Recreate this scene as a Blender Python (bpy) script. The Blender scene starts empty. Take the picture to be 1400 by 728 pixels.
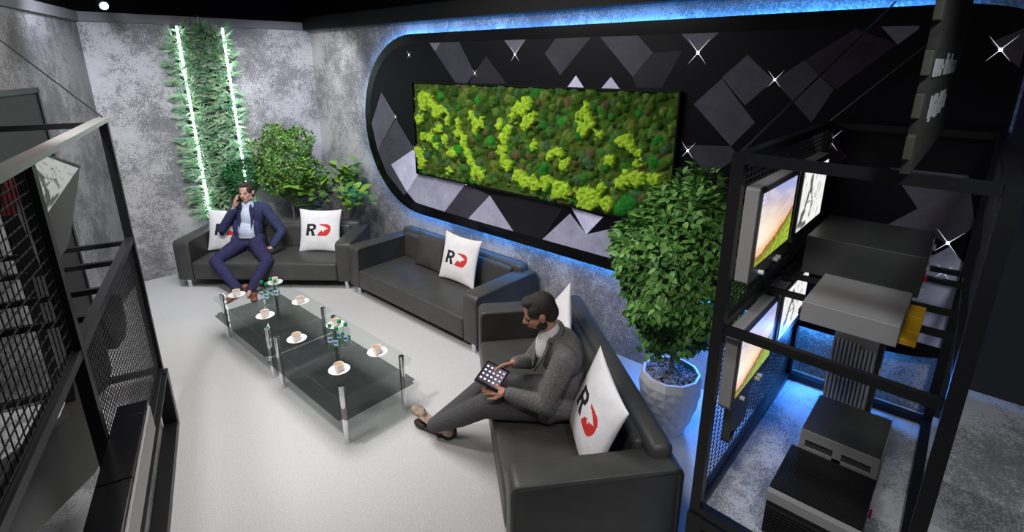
import bpy, bmesh, math, random
from mathutils import Vector, Matrix, Quaternion, noise
from math import pi, sin, cos, radians as R
random.seed(7)
C = bpy.context.scene.collection
V = Vector

# ------------------------------------------------------------------ helpers
def link(o, parent=None):
    C.objects.link(o)
    if parent is not None: o.parent = parent
    return o

def tag(o, label=None, cat=None, group=None, kind=None):
    if label: o['label'] = label
    if cat: o['category'] = cat
    if group: o['group'] = group
    if kind: o['kind'] = kind
    return o

def thing(name, label, cat, loc=(0, 0, 0), rz=0.0, group=None):
    o = bpy.data.objects.new(name, None); o.empty_display_size = .1
    link(o); o.location = loc; o.rotation_euler = (0, 0, rz)
    return tag(o, label, cat, group)

def children(o): return [c for c in bpy.data.objects if c.parent == o]

def dup(root, loc, rz=0.0, label=None, group=None):
    kids = children(root)
    r = root.copy(); C.objects.link(r); r.location = loc; r.rotation_euler = (0, 0, rz)
    if label: r['label'] = label
    if group: r['group'] = group
    for ch in kids:
        g = children(ch)
        c = ch.copy(); C.objects.link(c); c.parent = r
        for x in g:
            d = x.copy(); C.objects.link(d); d.parent = c
    return r

class MB:
    """collects shapes, then links them as one mesh object"""
    def __init__(s): s.bm = bmesh.new()
    def _mi(s, faces, mi):
        for f in faces: f.material_index = mi
    def box(s, lo, hi, bev=0.0, seg=2, mi=0, M=None):
        lo = V(lo); hi = V(hi); c = (lo + hi) / 2; d = hi - lo
        b2 = bmesh.new()
        bmesh.ops.create_cube(b2, size=1.0, matrix=Matrix.Translation(c) @ Matrix.Diagonal((abs(d.x), abs(d.y), abs(d.z), 1)))
        if bev > 0: bmesh.ops.bevel(b2, geom=b2.edges[:] + b2.verts[:], offset=min(bev, .49 * min(abs(d.x), abs(d.y), abs(d.z))), segments=seg, affect='EDGES', profile=.5)
        s.add(b2, mi, M); return s
    def add(s, b2, mi=0, M=None):
        if M is not None: b2.transform(M)
        m = bpy.data.meshes.new('tmp'); 
        for f in b2.faces: f.material_index = mi if mi is not None else f.material_index
        b2.to_mesh(m); b2.free(); s.bm.from_mesh(m); bpy.data.meshes.remove(m)
    def bar(s, p, q, w, h=None, mi=0, up=(0, 0, 1)):
        """rectangular bar from p to q, w wide (sideways), h high"""
        p = V(p); q = V(q); h = h or w; d = q - p; L = d.length; x = d / L
        u = V(up)
        if abs(x.dot(u)) > .99: u = V((1, 0, 0))
        y = u.cross(x).normalized(); z = x.cross(y)
        M = Matrix((x, y, z)).transposed().to_4x4(); M.translation = (p + q) / 2
        return s.box((-L / 2, -w / 2, -h / 2), (L / 2, w / 2, h / 2), 0, mi=mi, M=M)
    def cyl(s, p, q, r, r2=None, n=16, mi=0, caps=True):
        p = V(p); q = V(q); r2 = r if r2 is None else r2; d = q - p
        b2 = bmesh.new()
        bmesh.ops.create_cone(b2, cap_ends=caps, segments=n, radius1=r, radius2=r2, depth=d.length)
        M = d.to_track_quat('Z', 'Y').to_matrix().to_4x4(); M.translation = (p + q) / 2
        s.add(b2, mi, M); return s
    def ell(s, c, r, n=16, mi=0, M=None, rot=None):
        b2 = bmesh.new(); bmesh.ops.create_uvsphere(b2, u_segments=n, v_segments=max(6, n * 2 // 3), radius=1)
        r = V((r, r, r)) if isinstance(r, (int, float)) else V(r)
        T = Matrix.Translation(V(c)) @ (rot.to_4x4() if rot else Matrix()) @ Matrix.Diagonal((r.x, r.y, r.z, 1))
        if M is not None: T = M @ T
        s.add(b2, mi, T); return s
    def cap(s, p, r1, q, r2, n=14, mi=0):
        """tapered capsule"""
        p = V(p); q = V(q); d = q - p; L = d.length
        if L < 1e-6: return s.ell(p, r1)
        prof = []
        for k in range(6): a = -pi / 2 + k * pi / 10; prof.append((r1 * cos(a), r1 * sin(a)))
        for k in range(6): a = k * pi / 10; prof.append((r2 * cos(a), L + r2 * sin(a)))
        M = d.to_track_quat('Z', 'Y').to_matrix().to_4x4(); M.translation = p
        return s.lathe(prof, n, mi, M)
    def lathe(s, prof, n=24, mi=0, M=None):
        b2 = bmesh.new(); rings = []
        for r, z in prof:
            if r < 1e-5: rings.append([b2.verts.new((0, 0, z))])
            else: rings.append([b2.verts.new((r * cos(2 * pi * i / n), r * sin(2 * pi * i / n), z)) for i in range(n)])
        for a, b in zip(rings, rings[1:]):
            for i in range(n):
                j = (i + 1) % n
                f = [a[i % len(a)], a[j % len(a)], b[j % len(b)], b[i % len(b)]]
                f2 = []
                for v in f:
                    if v not in f2: f2.append(v)
                if len(f2) > 2:
                    try: b2.faces.new(f2)
                    except ValueError: pass
        s.add(b2, mi, M); return s
    def prism(s, pts, d, mi=0, M=None):
        """polygon pts (3D, planar) extruded by vector d"""
        b2 = bmesh.new(); d = V(d)
        a = [b2.verts.new(V(p)) for p in pts]; b = [b2.verts.new(V(p) + d) for p in pts]
        b2.faces.new(a); b2.faces.new(b[::-1]); n = len(pts)
        for i in range(n): b2.faces.new([a[(i + 1) % n], a[i], b[i], b[(i + 1) % n]])
        bmesh.ops.recalc_face_normals(b2, faces=b2.faces[:])
        s.add(b2, mi, M); return s
    def tube(s, pts, r, n=8, mi=0):
        for p, q in zip(pts, pts[1:]): s.cap(p, r, q, r, n, mi)
        return s
    def build(s, name, mats, parent=None, smooth=True, ang=40):
        m = bpy.data.meshes.new(name); s.bm.to_mesh(m); s.bm.free()
        return mesh_obj(name, m, mats, parent, smooth, ang)

def mesh_obj(name, m, mats, parent=None, smooth=True, ang=40):
    for x in (mats if isinstance(mats, (list, tuple)) else [mats]): m.materials.append(x)
    if smooth:
        for p in m.polygons: p.use_smooth = True
        try: m.set_sharp_from_angle(angle=R(ang))
        except Exception: pass
    o = bpy.data.objects.new(name, m)
    return link(o, parent)

def pyd(name, verts, faces, mats, parent=None, smooth=False, mids=None, cols=None, ang=40):
    m = bpy.data.meshes.new(name); m.from_pydata([tuple(v) for v in verts], [], faces); m.update()
    if cols:
        at = m.color_attributes.new('Col', 'FLOAT_COLOR', 'POINT')
        flat = []
        for c in cols: flat += [c[0], c[1], c[2], 1.0]
        at.data.foreach_set('color', flat)
    o = mesh_obj(name, m, mats, parent, smooth, ang)
    if mids: m.polygons.foreach_set('material_index', mids)
    return o

def remesh(name, mb, mat, parent, voxel=.008, smooth_it=2, post=None):
    m = bpy.data.meshes.new(name + '_src'); mb.bm.to_mesh(m); mb.bm.free()
    o = bpy.data.objects.new(name + '_src', m); C.objects.link(o)
    md = o.modifiers.new('r', 'REMESH'); md.mode = 'VOXEL'; md.voxel_size = voxel
    if smooth_it:
        sm = o.modifiers.new('s', 'SMOOTH'); sm.factor = .5; sm.iterations = smooth_it
    dg = bpy.context.evaluated_depsgraph_get(); dg.update()
    nm = bpy.data.meshes.new_from_object(o.evaluated_get(dg)); nm.name = name
    bpy.data.objects.remove(o); bpy.data.meshes.remove(m)
    nm.materials.clear()
    if post:
        for v in nm.vertices: v.co = post(v.co)
    return mesh_obj(name, nm, mat, parent, True, 180)

# ------------------------------------------------------------------ materials
def mat(name, col=(.5, .5, .5), rough=.5, metal=0.0, spec=.5, emit=None, es=1.0, trans=0.0, ior=1.45, coat=0.0):
    m = bpy.data.materials.new(name); m.use_nodes = True
    b = m.node_tree.nodes['Principled BSDF']
    b.inputs['Base Color'].default_value = (*col, 1); b.inputs['Roughness'].default_value = rough
    b.inputs['Metallic'].default_value = metal; b.inputs['Specular IOR Level'].default_value = spec
    b.inputs['Transmission Weight'].default_value = trans; b.inputs['IOR'].default_value = ior
    b.inputs['Coat Weight'].default_value = coat
    if emit: b.inputs['Emission Color'].default_value = (*emit, 1); b.inputs['Emission Strength'].default_value = es
    return m

def nd(m, t, **k):
    n = m.node_tree.nodes.new(t)
    for a, v in k.items():
        if hasattr(n, a) and a not in n.inputs: setattr(n, a, v)
        else: n.inputs[a.replace('_', ' ')].default_value = v
    return n
def lk(m, a, b): m.node_tree.links.new(a, b)
def bsdf(m): return m.node_tree.nodes['Principled BSDF']

def noisy(m, c1, c2, scale=8, lo=.4, hi=.6, detail=8, rough=.6, bump=0.0, bscale=None, coord='Object', dist=0.0):
    """two colours mixed by noise; optional bump"""
    tc = nd(m, 'ShaderNodeTexCoord'); n = nd(m, 'ShaderNodeTexNoise')
    n.inputs['Scale'].default_value = scale; n.inputs['Detail'].default_value = detail; n.inputs['Roughness'].default_value = rough
    n.inputs['Distortion'].default_value = dist
    lk(m, tc.outputs[coord], n.inputs['Vector'])
    r = nd(m, 'ShaderNodeValToRGB'); r.color_ramp.elements[0].position = lo; r.color_ramp.elements[1].position = hi
    r.color_ramp.elements[0].color = (*c1, 1); r.color_ramp.elements[1].color = (*c2, 1)
    lk(m, n.outputs['Fac'], r.inputs['Fac']); lk(m, r.outputs['Color'], bsdf(m).inputs['Base Color'])
    if bump:
        n2 = nd(m, 'ShaderNodeTexNoise'); n2.inputs['Scale'].default_value = bscale or scale * 6; n2.inputs['Detail'].default_value = 4
        lk(m, tc.outputs[coord], n2.inputs['Vector'])
        b = nd(m, 'ShaderNodeBump'); b.inputs['Strength'].default_value = bump; b.inputs['Distance'].default_value = .01
        lk(m, n2.outputs['Fac'], b.inputs['Height']); lk(m, b.outputs['Normal'], bsdf(m).inputs['Normal'])
    return m

def concrete(name, light, dark, sc=1.0):
    """blotchy trowelled plaster: fine grain broken up by large clouds"""
    m = mat(name, rough=.75, spec=.25)
    tc = nd(m, 'ShaderNodeTexCoord')
    big = nd(m, 'ShaderNodeTexNoise'); big.inputs['Scale'].default_value = 1.7 * sc; big.inputs['Detail'].default_value = 3
    mid = nd(m, 'ShaderNodeTexNoise'); mid.inputs['Scale'].default_value = 9 * sc; mid.inputs['Detail'].default_value = 10; mid.inputs['Roughness'].default_value = .86; mid.inputs['Distortion'].default_value = .4
    fine = nd(m, 'ShaderNodeTexNoise'); fine.inputs['Scale'].default_value = 75 * sc; fine.inputs['Detail'].default_value = 3
    for n in (big, mid, fine): lk(m, tc.outputs['Object'], n.inputs['Vector'])
    def ma(op, a, b):
        x = nd(m, 'ShaderNodeMath'); x.operation = op
        for i, q in enumerate((a, b)):
            if isinstance(q, (int, float)): x.inputs[i].default_value = q
            else: lk(m, q, x.inputs[i])
        return x.outputs[0]
    s = ma('ADD', ma('MULTIPLY', big.outputs['Fac'], .9), ma('ADD', ma('MULTIPLY', mid.outputs['Fac'], 1.0), ma('MULTIPLY', fine.outputs['Fac'], .75)))
    r = nd(m, 'ShaderNodeValToRGB'); e = r.color_ramp.elements
    e[0].position = .0; e[0].color = (*dark, 1); e[1].position = 1.0; e[1].color = (*light, 1)
    e2 = r.color_ramp.elements.new(.42); e2.color = (*[a * .75 + b * .25 for a, b in zip(dark, light)], 1)
    e3 = r.color_ramp.elements.new(.56); e3.color = (*[a * .2 + b * .8 for a, b in zip(dark, light)], 1)
    mr = nd(m, 'ShaderNodeMapRange'); mr.inputs['From Min'].default_value = 1.0; mr.inputs['From Max'].default_value = 1.66
    lk(m, s, mr.inputs['Value']); lk(m, mr.outputs[0], r.inputs['Fac']); lk(m, r.outputs['Color'], bsdf(m).inputs['Base Color'])
    return m

def colattr(name, rough=.6, emit=0.0, bump=0.0, bscale=60, spec=.3, sheen=0):
    m = mat(name, rough=rough, spec=spec)
    a = nd(m, 'ShaderNodeAttribute'); a.attribute_name = 'Col'
    if emit:
        bsdf(m).inputs['Base Color'].default_value = (.01, .01, .01, 1)
        lk(m, a.outputs['Color'], bsdf(m).inputs['Emission Color']); bsdf(m).inputs['Emission Strength'].default_value = emit
    else: lk(m, a.outputs['Color'], bsdf(m).inputs['Base Color'])
    if bump:
        tc = nd(m, 'ShaderNodeTexCoord'); n = nd(m, 'ShaderNodeTexNoise'); n.inputs['Scale'].default_value = bscale; n.inputs['Detail'].default_value = 5
        lk(m, tc.outputs['Object'], n.inputs['Vector'])
        b = nd(m, 'ShaderNodeBump'); b.inputs['Strength'].default_value = bump; b.inputs['Distance'].default_value = .01
        lk(m, n.outputs['Fac'], b.inputs['Height']); lk(m, b.outputs['Normal'], bsdf(m).inputs['Normal'])
    return m

def thin_glass(name, tint, gloss=.04, rough=.0):
    m = bpy.data.materials.new(name); m.use_nodes = True; nt = m.node_tree; nt.nodes.clear()
    out = nt.nodes.new('ShaderNodeOutputMaterial'); t = nt.nodes.new('ShaderNodeBsdfTransparent'); g = nt.nodes.new('ShaderNodeBsdfGlossy')
    mx = nt.nodes.new('ShaderNodeMixShader'); fr = nt.nodes.new('ShaderNodeLayerWeight'); fr.inputs['Blend'].default_value = .10 + gloss
    t.inputs['Color'].default_value = (*tint, 1); g.inputs['Roughness'].default_value = rough
    ge = nt.nodes.new('ShaderNodeNewGeometry'); mu = nt.nodes.new('ShaderNodeMath'); mu.operation = 'SUBTRACT'; mu.use_clamp = True
    nt.links.new(fr.outputs['Fresnel'], mu.inputs[0]); nt.links.new(ge.outputs['Backfacing'], mu.inputs[1]); nt.links.new(mu.outputs[0], mx.inputs[0]); nt.links.new(t.outputs[0], mx.inputs[1]); nt.links.new(g.outputs[0], mx.inputs[2]); nt.links.new(mx.outputs[0], out.inputs[0])
    return m

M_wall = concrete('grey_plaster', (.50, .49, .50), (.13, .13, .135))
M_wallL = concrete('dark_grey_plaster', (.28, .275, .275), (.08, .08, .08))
M_plat = concrete('platform_concrete', (.50, .50, .51), (.15, .15, .155), 1.3)
M_floor = noisy(mat('speckled_carpet', rough=.9, spec=.1), (.50, .495, .50), (.62, .615, .61), 120, .35, .65, 2, .6, .9, 95)
M_black = mat('black_paint', (.004, .004, .005), .5, spec=.25)
M_void = mat('black_ceiling', (.003, .003, .004), .9, spec=.1)
M_frame = mat('black_steel', (.008, .008, .009), .38, spec=.35)
M_mesh = mat('black_wire', (.015, .015, .016), .4)
M_corn = mat('grey_cornice_paint', (.16, .155, .16), .6)
M_door = mat('dark_grey_door_paint', (.035, .034, .034), .6, spec=.2)
M_gloss = mat('glossy_black_panel', (.003, .003, .004), .22, spec=.3)
M_leather = noisy(mat('charcoal_leather', rough=.42, spec=.4), (.050, .050, .048), (.062, .062, .059), 6, .35, .65, 4, .6, .12, 160)
M_chrome = mat('chrome', (.75, .75, .76), .12, 1.0)
M_white = noisy(mat('white_cotton', rough=.85, spec=.15), (.72, .71, .72), (.80, .79, .80), 9, .3, .7, 3, .5, .25, 24)
M_blk_print = mat('black_print', (.012, .012, .014), .7)
M_red_print = mat('red_print', (.62, .03, .03), .7)
M_glass_top = thin_glass('clear_glass', (.92, .945, .935))
M_glass_low = thin_glass('smoked_glass', (.52, .53, .53))
M_ceramic = mat('white_ceramic', (.82, .80, .79), .15, coat=.3)
M_coffee = mat('coffee', (.42, .25, .14), .4)
M_biscuit = mat('caramel_biscuit', (.55, .30, .10), .7)
M_plastic = thin_glass('clear_plastic', (.86, .92, .90), rough=.05)
M_cap = mat('green_plastic_cap', (.01, .22, .06), .4)
M_label_g = mat('green_label', (.03, .28, .12), .5)
M_label_w = mat('white_label', (.75, .82, .85), .5)
M_label_b = mat('blue_label', (.03, .22, .6), .5)
M_leaf = colattr('ficus_leaf', .45, spec=.35)
M_stem = noisy(mat('bark', rough=.85), (.10, .08, .06), (.22, .19, .15), 30)
M_soil = mat('dark_soil', (.02, .017, .014), .95)
M_pot = mat('white_pot', (.60, .60, .61), .5)
M_planter = mat('dark_planter', (.03, .03, .034), .5)
M_stone = noisy(mat('grey_pebble', rough=.7), (.10, .10, .105), (.32, .32, .33), 26, .35, .65, 2)
M_moss = colattr('preserved_moss', .95, bump=1.0, bscale=120, spec=.05)
M_skin = noisy(mat('skin', rough=.5, spec=.3), (.52, .29, .22), (.58, .34, .26), 14)
M_skin2 = noisy(mat('skin_tan', rough=.5, spec=.3), (.42, .21, .13), (.48, .25, .16), 14)
M_hair = noisy(mat('dark_hair', rough=.6), (.010, .008, .007), (.03, .024, .02), 60, .35, .65, 3, .6, .8, 140)
M_hair1 = noisy(mat('brown_hair', rough=.6), (.02, .013, .01), (.05, .034, .025), 60, .35, .65, 3, .6, .8, 140)
M_navy = noisy(mat('navy_wool', rough=.85, spec=.15), (.030, .034, .085), (.045, .05, .115), 25, .35, .65, 5, .6, .25, 300)
M_navy2 = noisy(mat('navy_trouser_wool', rough=.85, spec=.15), (.028, .026, .075), (.04, .038, .10), 25, .35, .65, 5, .6, .25, 300)
M_shirt = noisy(mat('pale_blue_shirt', rough=.85), (.50, .56, .70), (.60, .66, .80), 12)
M_tweed = noisy(mat('grey_tweed', rough=.9, spec=.12), (.05, .048, .048), (.25, .235, .235), 130, .3, .7, 4, .7, .4, 250)
M_tweed_d = noisy(mat('dark_grey_wool', rough=.9, spec=.12), (.045, .044, .047), (.12, .12, .122), 150, .3, .7, 4, .7, .4, 250)
M_patch = mat('grey_suede_patch', (.06, .062, .06), .7)
M_suede = noisy(mat('tan_leather', rough=.6), (.20, .14, .10), (.36, .28, .22), 35)
M_brownshoe = noisy(mat('brown_leather', rough=.5), (.16, .05, .025), (.30, .11, .06), 25)
M_dshoe = mat('dark_brown_leather', (.035, .022, .018), .5)
M_eye = mat('eye_dark', (.02, .015, .012), .3)
M_lip = mat('lip', (.36, .14, .11), .5)
M_screen = colattr('lit_screen', .3, emit=1.0)
M_bezel = mat('dark_grey_bezel', (.045, .043, .042), .45)
M_bezel_l = mat('grey_bezel_side', (.24, .23, .22), .5)
M_alu = mat('grey_powder_coat', (.30, .29, .285), .42, .2)
M_alu_d = mat('anthracite_powder_coat', (.055, .056, .053), .42, .2)
M_rib = mat('black_anodised_ribs', (.022, .022, .023), .4, .3)
M_yellow = mat('yellow_plastic', (.60, .33, .01), .5)
M_redbit = mat('red_plastic', (.6, .01, .05), .4)
M_port = mat('white_connector', (.6, .6, .6), .4)
M_tube = mat('led_tube_white', (.9, .9, .9), .4, emit=(.80, .93, 1.0), es=16)
M_blue = mat('blue_led_strip', (.1, .3, .9), .4, emit=(.05, .33, 1.0), es=48)
M_star = mat('glow_sparkle', (1, 1, 1), .4, emit=(.93, .93, 1.0), es=5)
M_ray = mat('glow_sparkle_ray', (.6, .6, .65), .4, emit=(.8, .8, .9), es=.9)
M_rail_top = mat('grey_steel_top_rail', (.20, .20, .195), .35, .4)
M_fin = mat('pale_grey_fins', (.50, .49, .48), .45)
M_cable = mat('steel_cable', (.02, .02, .02), .4)
M_olive = mat('olive_foam_block', (.03, .03, .018), .8)
M_letter = mat('white_lettering', (.20, .20, .20), .6)

# ------------------------------------------------------------------ setting
XW = 3.95                      # picture wall plane
def struct(name, mb, m, smooth=False):
    o = mb.build(name, m, None, smooth); return tag(o, kind='structure')
struct('floor', MB().box((-4, -4, -.1), (5.2, 9, 0)), M_floor)
cor = V((3.95, 7.47)); cl = V((1.345, 7.665)); wl = (V((.615, 6.10)) - cl).normalized()
def vwall(p, q, z0, z1, th, side):
    d = (q - p).normalized(); n = V((-d.y, d.x)) * side * th
    return [(p.x, p.y, z0), (q.x, q.y, z0), (q.x + n.x, q.y + n.y, z0), (p.x + n.x, p.y + n.y, z0)], (0, 0, z1 - z0)
m = MB(); m.prism(*vwall(cl, cor, 0, 3.135, .1, 1)); struct('wall_back', m, M_wall)
ll = cl + wl * 2.75; lo_end = V((-3.6, ll.y + .05))
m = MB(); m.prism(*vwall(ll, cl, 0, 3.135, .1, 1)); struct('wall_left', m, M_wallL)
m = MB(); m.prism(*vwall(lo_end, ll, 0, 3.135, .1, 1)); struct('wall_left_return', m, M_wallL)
struct('wall_right', MB().box((XW, -.13, 0), (XW + .1, 7.56, 3.135)), M_wall)
struct('wall_right_end', MB().box((XW - .004, -3.5, 0), (XW + .1, -.134, 3.135)), M_door)
# cornice beams and black ceiling
m = MB(); 
def beam(m, p, q, z0, z1, out, back):
    d = (q - p).normalized(); n = V((-d.y, d.x))
    a = p - n * out; b = q - n * out; c = q + n * back; e = p + n * back
    m.prism([(a.x, a.y, z0), (b.x, b.y, z0), (c.x, c.y, z0), (e.x, e.y, z0)], (0, 0, z1 - z0))
beam(m, cl, V((3.84, 7.478)), 3.135, 3.235, .03, .12); struct('trim_1', m, M_corn)
m = MB(); beam(m, ll, cl, 3.135, 3.235, .03, .12); struct('trim_2', m, M_corn)
m = MB(); beam(m, lo_end, ll, 3.135, 3.235, .03, .12); struct('trim_6', m, M_corn)
struct('trim_3', MB().box((XW - .11, -3.5, 3.135), (XW + .12, 7.6, 3.3)), M_black)
struct('ceiling', MB().box((-4, -4, 3.62), (5.2, 9, 3.7)), M_void)
m = MB(); m.box((XW + .12, -3.5, 3.3), (XW + .2, 8.6, 3.62)); struct('trim_4', m, M_void)
m = MB(); m.prism(*vwall(cl + V((0, .13)), cor + V((.2, .13)), 3.235, 3.62, .06, 1)); m.prism(*vwall(ll, cl + V((0, .13)), 3.235, 3.62, .06, 1)); struct('trim_5', m, M_void)
# door leaf in the left wall
dW = -wl; nW = V((-dW.y, dW.x))
def lw(s, z, o=0):            # s metres from the kink along the left wall, o out of the wall
    p = cl + wl * s - nW * o; return (p.x, p.y, z)
m = MB(); m.prism([lw(1.66, 0, .02), lw(2.62, 0, .02), lw(2.62, 2.45, .02), lw(1.66, 2.45, .02)], (-nW.x * .03, -nW.y * .03, 0))
dr = m.build('door_1', M_door, None, False); tag(dr, kind='structure')
m = MB()
for a, b, z0, z1 in ((1.62, 1.66, 0, 2.49), (2.62, 2.66, 0, 2.49)): m.prism([lw(a, z0, .02), lw(b, z0, .02), lw(b, z1, .02), lw(a, z1, .02)], (-nW.x * .045, -nW.y * .045, 0))
m.prism([lw(1.62, 2.45, .02), lw(2.66, 2.45, .02), lw(2.66, 2.49, .02), lw(1.62, 2.49, .02)], (-nW.x * .045, -nW.y * .045, 0))
fr = m.build('door_frame', M_frame, dr, False)

# platforms the two display frames stand on
ZP = .49
azL = R(70.9); PL = V((.76, 4.22)); uL = V((-cos(azL), -sin(azL))); vL = V((-sin(azL), cos(azL)))
def LP(s, t, z): p = PL + uL * s + vL * t; return V((p.x, p.y, z))
ML = Matrix(((uL.x, -vL.x, 0, PL.x), (uL.y, -vL.y, 0, PL.y), (0, 0, 1, 0), (0, 0, 0, 1)))  # x = s, y = -t
m = MB().box((.06, -1.9, .03), (4.2, -.05, ZP), M=ML)
struct('floor_platform_left', m, M_plat)
struct('floor_platform_right', MB().box((2.25, -2.6, 0), (XW - .01, .715, ZP)), M_plat)
struct('floor_plinth_right', MB().box((2.9, -2.4, ZP), (XW - .01, -.19, .755)), M_plat)

# ------------------------------------------------------------------ stadium feature panel with graphic
zc, rr = 1.945, 1.06
def stadium(r, y0, y1, zc=zc, n=28):
    pts = []
    for k in range(n + 1): a = pi / 2 - k * pi / n; pts.append((y0 - r * 0 + 0, 0)) if False else pts.append((y1 + r * cos(a), zc + r * sin(a)))
    for k in range(n + 1): a = -pi / 2 - k * pi / n; pts.append((y0 + r * cos(a), zc + r * sin(a)))
    return pts
YL, YR = 5.01, .25
panel = thing('feature_panel', 'large black rounded wall panel with grey diamond graphic and blue backlight', 'wall panel', (XW, 2.6, .885))
def on_panel(o): o.parent = panel; o.matrix_parent_inverse = Matrix.Translation((-XW, -2.6, -.885)); return o
out = stadium(rr, YR, YL)
def yclip(y): return max(y, -.115)
ring = []
seen = set()
for y, z in out:
    k = (round(yclip(y), 4), round(z, 4))
    if k not in seen: seen.add(k); ring.append(k)
# remove interior duplicates on the straight cut end
ring = [p for i, p in enumerate(ring) if not (abs(p[0] + .115) < 1e-4 and 0 < i < len(ring) - 1 and abs(ring[i - 1][0] + .115) < 1e-4 and abs(ring[(i + 1) % len(ring)][0] + .115) < 1e-4)]
m = MB(); m.prism([(3.855, y, z) for y, z in ring], (.022, 0, 0)); on_panel(m.build('board', M_gloss, None, False))
inner = []
for y, z in stadium(rr - .105, YR, YL):
    k = (round(max(y, -.1), 4), round(z, 4))
    if k not in inner: inner.append(k)
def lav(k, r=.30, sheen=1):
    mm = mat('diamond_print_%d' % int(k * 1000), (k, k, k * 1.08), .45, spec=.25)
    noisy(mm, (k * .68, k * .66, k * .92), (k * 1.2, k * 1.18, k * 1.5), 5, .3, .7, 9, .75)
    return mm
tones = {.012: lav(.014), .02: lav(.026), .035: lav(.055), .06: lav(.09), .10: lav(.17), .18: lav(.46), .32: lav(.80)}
M_plum = noisy(mat('plum_print', rough=.35), (.016, .008, .022), (.03, .016, .04), 6)
tl = list(tones)
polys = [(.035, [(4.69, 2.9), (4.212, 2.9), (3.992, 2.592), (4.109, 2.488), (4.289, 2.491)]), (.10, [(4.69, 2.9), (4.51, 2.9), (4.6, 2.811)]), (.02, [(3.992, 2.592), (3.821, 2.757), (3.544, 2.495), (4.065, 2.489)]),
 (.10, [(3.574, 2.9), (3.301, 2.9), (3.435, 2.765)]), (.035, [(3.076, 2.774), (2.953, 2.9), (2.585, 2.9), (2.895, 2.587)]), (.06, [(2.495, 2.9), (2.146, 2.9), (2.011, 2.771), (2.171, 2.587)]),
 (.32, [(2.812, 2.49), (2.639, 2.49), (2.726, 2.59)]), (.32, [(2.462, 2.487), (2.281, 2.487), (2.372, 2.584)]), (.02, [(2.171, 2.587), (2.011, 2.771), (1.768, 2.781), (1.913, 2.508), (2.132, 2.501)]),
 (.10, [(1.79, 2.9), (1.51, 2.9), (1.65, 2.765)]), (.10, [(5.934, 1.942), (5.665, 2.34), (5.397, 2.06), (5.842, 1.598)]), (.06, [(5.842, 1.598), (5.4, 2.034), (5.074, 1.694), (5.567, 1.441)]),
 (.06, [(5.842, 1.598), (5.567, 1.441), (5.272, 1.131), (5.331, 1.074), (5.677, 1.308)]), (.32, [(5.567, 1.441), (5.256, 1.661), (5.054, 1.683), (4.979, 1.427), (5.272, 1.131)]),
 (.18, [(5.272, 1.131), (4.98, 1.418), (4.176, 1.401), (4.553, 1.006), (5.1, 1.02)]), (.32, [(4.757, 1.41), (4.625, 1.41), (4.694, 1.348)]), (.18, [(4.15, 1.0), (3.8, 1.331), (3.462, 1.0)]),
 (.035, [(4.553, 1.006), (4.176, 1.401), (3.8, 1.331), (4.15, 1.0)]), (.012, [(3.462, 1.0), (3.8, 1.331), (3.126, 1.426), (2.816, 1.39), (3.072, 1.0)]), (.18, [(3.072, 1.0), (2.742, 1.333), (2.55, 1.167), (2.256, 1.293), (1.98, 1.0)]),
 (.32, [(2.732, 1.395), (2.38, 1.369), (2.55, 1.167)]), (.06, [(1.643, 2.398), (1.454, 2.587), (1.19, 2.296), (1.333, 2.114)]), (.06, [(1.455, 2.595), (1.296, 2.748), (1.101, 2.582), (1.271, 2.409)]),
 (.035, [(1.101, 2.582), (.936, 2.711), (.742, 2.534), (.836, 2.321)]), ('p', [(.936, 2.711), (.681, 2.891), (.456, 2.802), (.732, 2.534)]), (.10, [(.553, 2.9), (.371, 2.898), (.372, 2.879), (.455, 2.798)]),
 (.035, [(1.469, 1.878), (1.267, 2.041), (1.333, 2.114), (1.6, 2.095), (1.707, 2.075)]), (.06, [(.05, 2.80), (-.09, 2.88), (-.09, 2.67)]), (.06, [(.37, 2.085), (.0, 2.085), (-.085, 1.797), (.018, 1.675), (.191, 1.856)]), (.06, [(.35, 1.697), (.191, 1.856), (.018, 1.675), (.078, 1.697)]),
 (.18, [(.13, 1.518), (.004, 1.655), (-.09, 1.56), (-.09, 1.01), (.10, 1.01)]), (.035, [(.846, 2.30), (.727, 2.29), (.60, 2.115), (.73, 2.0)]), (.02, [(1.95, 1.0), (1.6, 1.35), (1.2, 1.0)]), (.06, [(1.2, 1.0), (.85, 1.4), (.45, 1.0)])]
mats = [tones[k] for k in tl] + [M_plum]
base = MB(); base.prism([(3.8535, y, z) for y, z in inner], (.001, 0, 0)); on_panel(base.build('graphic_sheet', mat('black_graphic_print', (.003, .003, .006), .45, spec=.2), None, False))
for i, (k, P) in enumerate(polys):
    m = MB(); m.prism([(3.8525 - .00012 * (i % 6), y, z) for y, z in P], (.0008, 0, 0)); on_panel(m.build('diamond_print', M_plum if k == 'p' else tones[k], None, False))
# star sparkles of the printed graphic; their glow is put in by emission
stars = [(5.063, 2.78, .6), (5.402, 2.055, .5), (5.052, 1.704, .5), (3.435, 2.77, 1.1), (3.987, 2.592, .5), (4.166, 1.397, .25), (1.648, 2.766, 1.5), (1.097, 2.587, .9), (1.654, 2.047, 1.0), (.714, 2.216, 1.1), (.002, 2.763, 1.1), (.015, 1.678, 1.2), (.002, 1.496, .7)]
for y, z, s in stars:
    m = MB(); m.ell((3.849, y, z), (.003, .008 * s ** .7, .008 * s ** .7), 12)
    o = on_panel(m.build('glow_sparkle', M_star, None))
    m = MB()
    for a in (50, 130, 230, 310):
        a = R(a); L = .085 * s * (1.0 if a < pi else .85); d = V((0, cos(a), sin(a))); n = V((0, -sin(a), cos(a))) * .0022 * s ** .5
        c = V((3.8505, y, z)); m.prism([c + n, c + d * L, c - n], (.0008, 0, 0))
    m2 = m.build('star_ray', M_ray, o, False)
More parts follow.
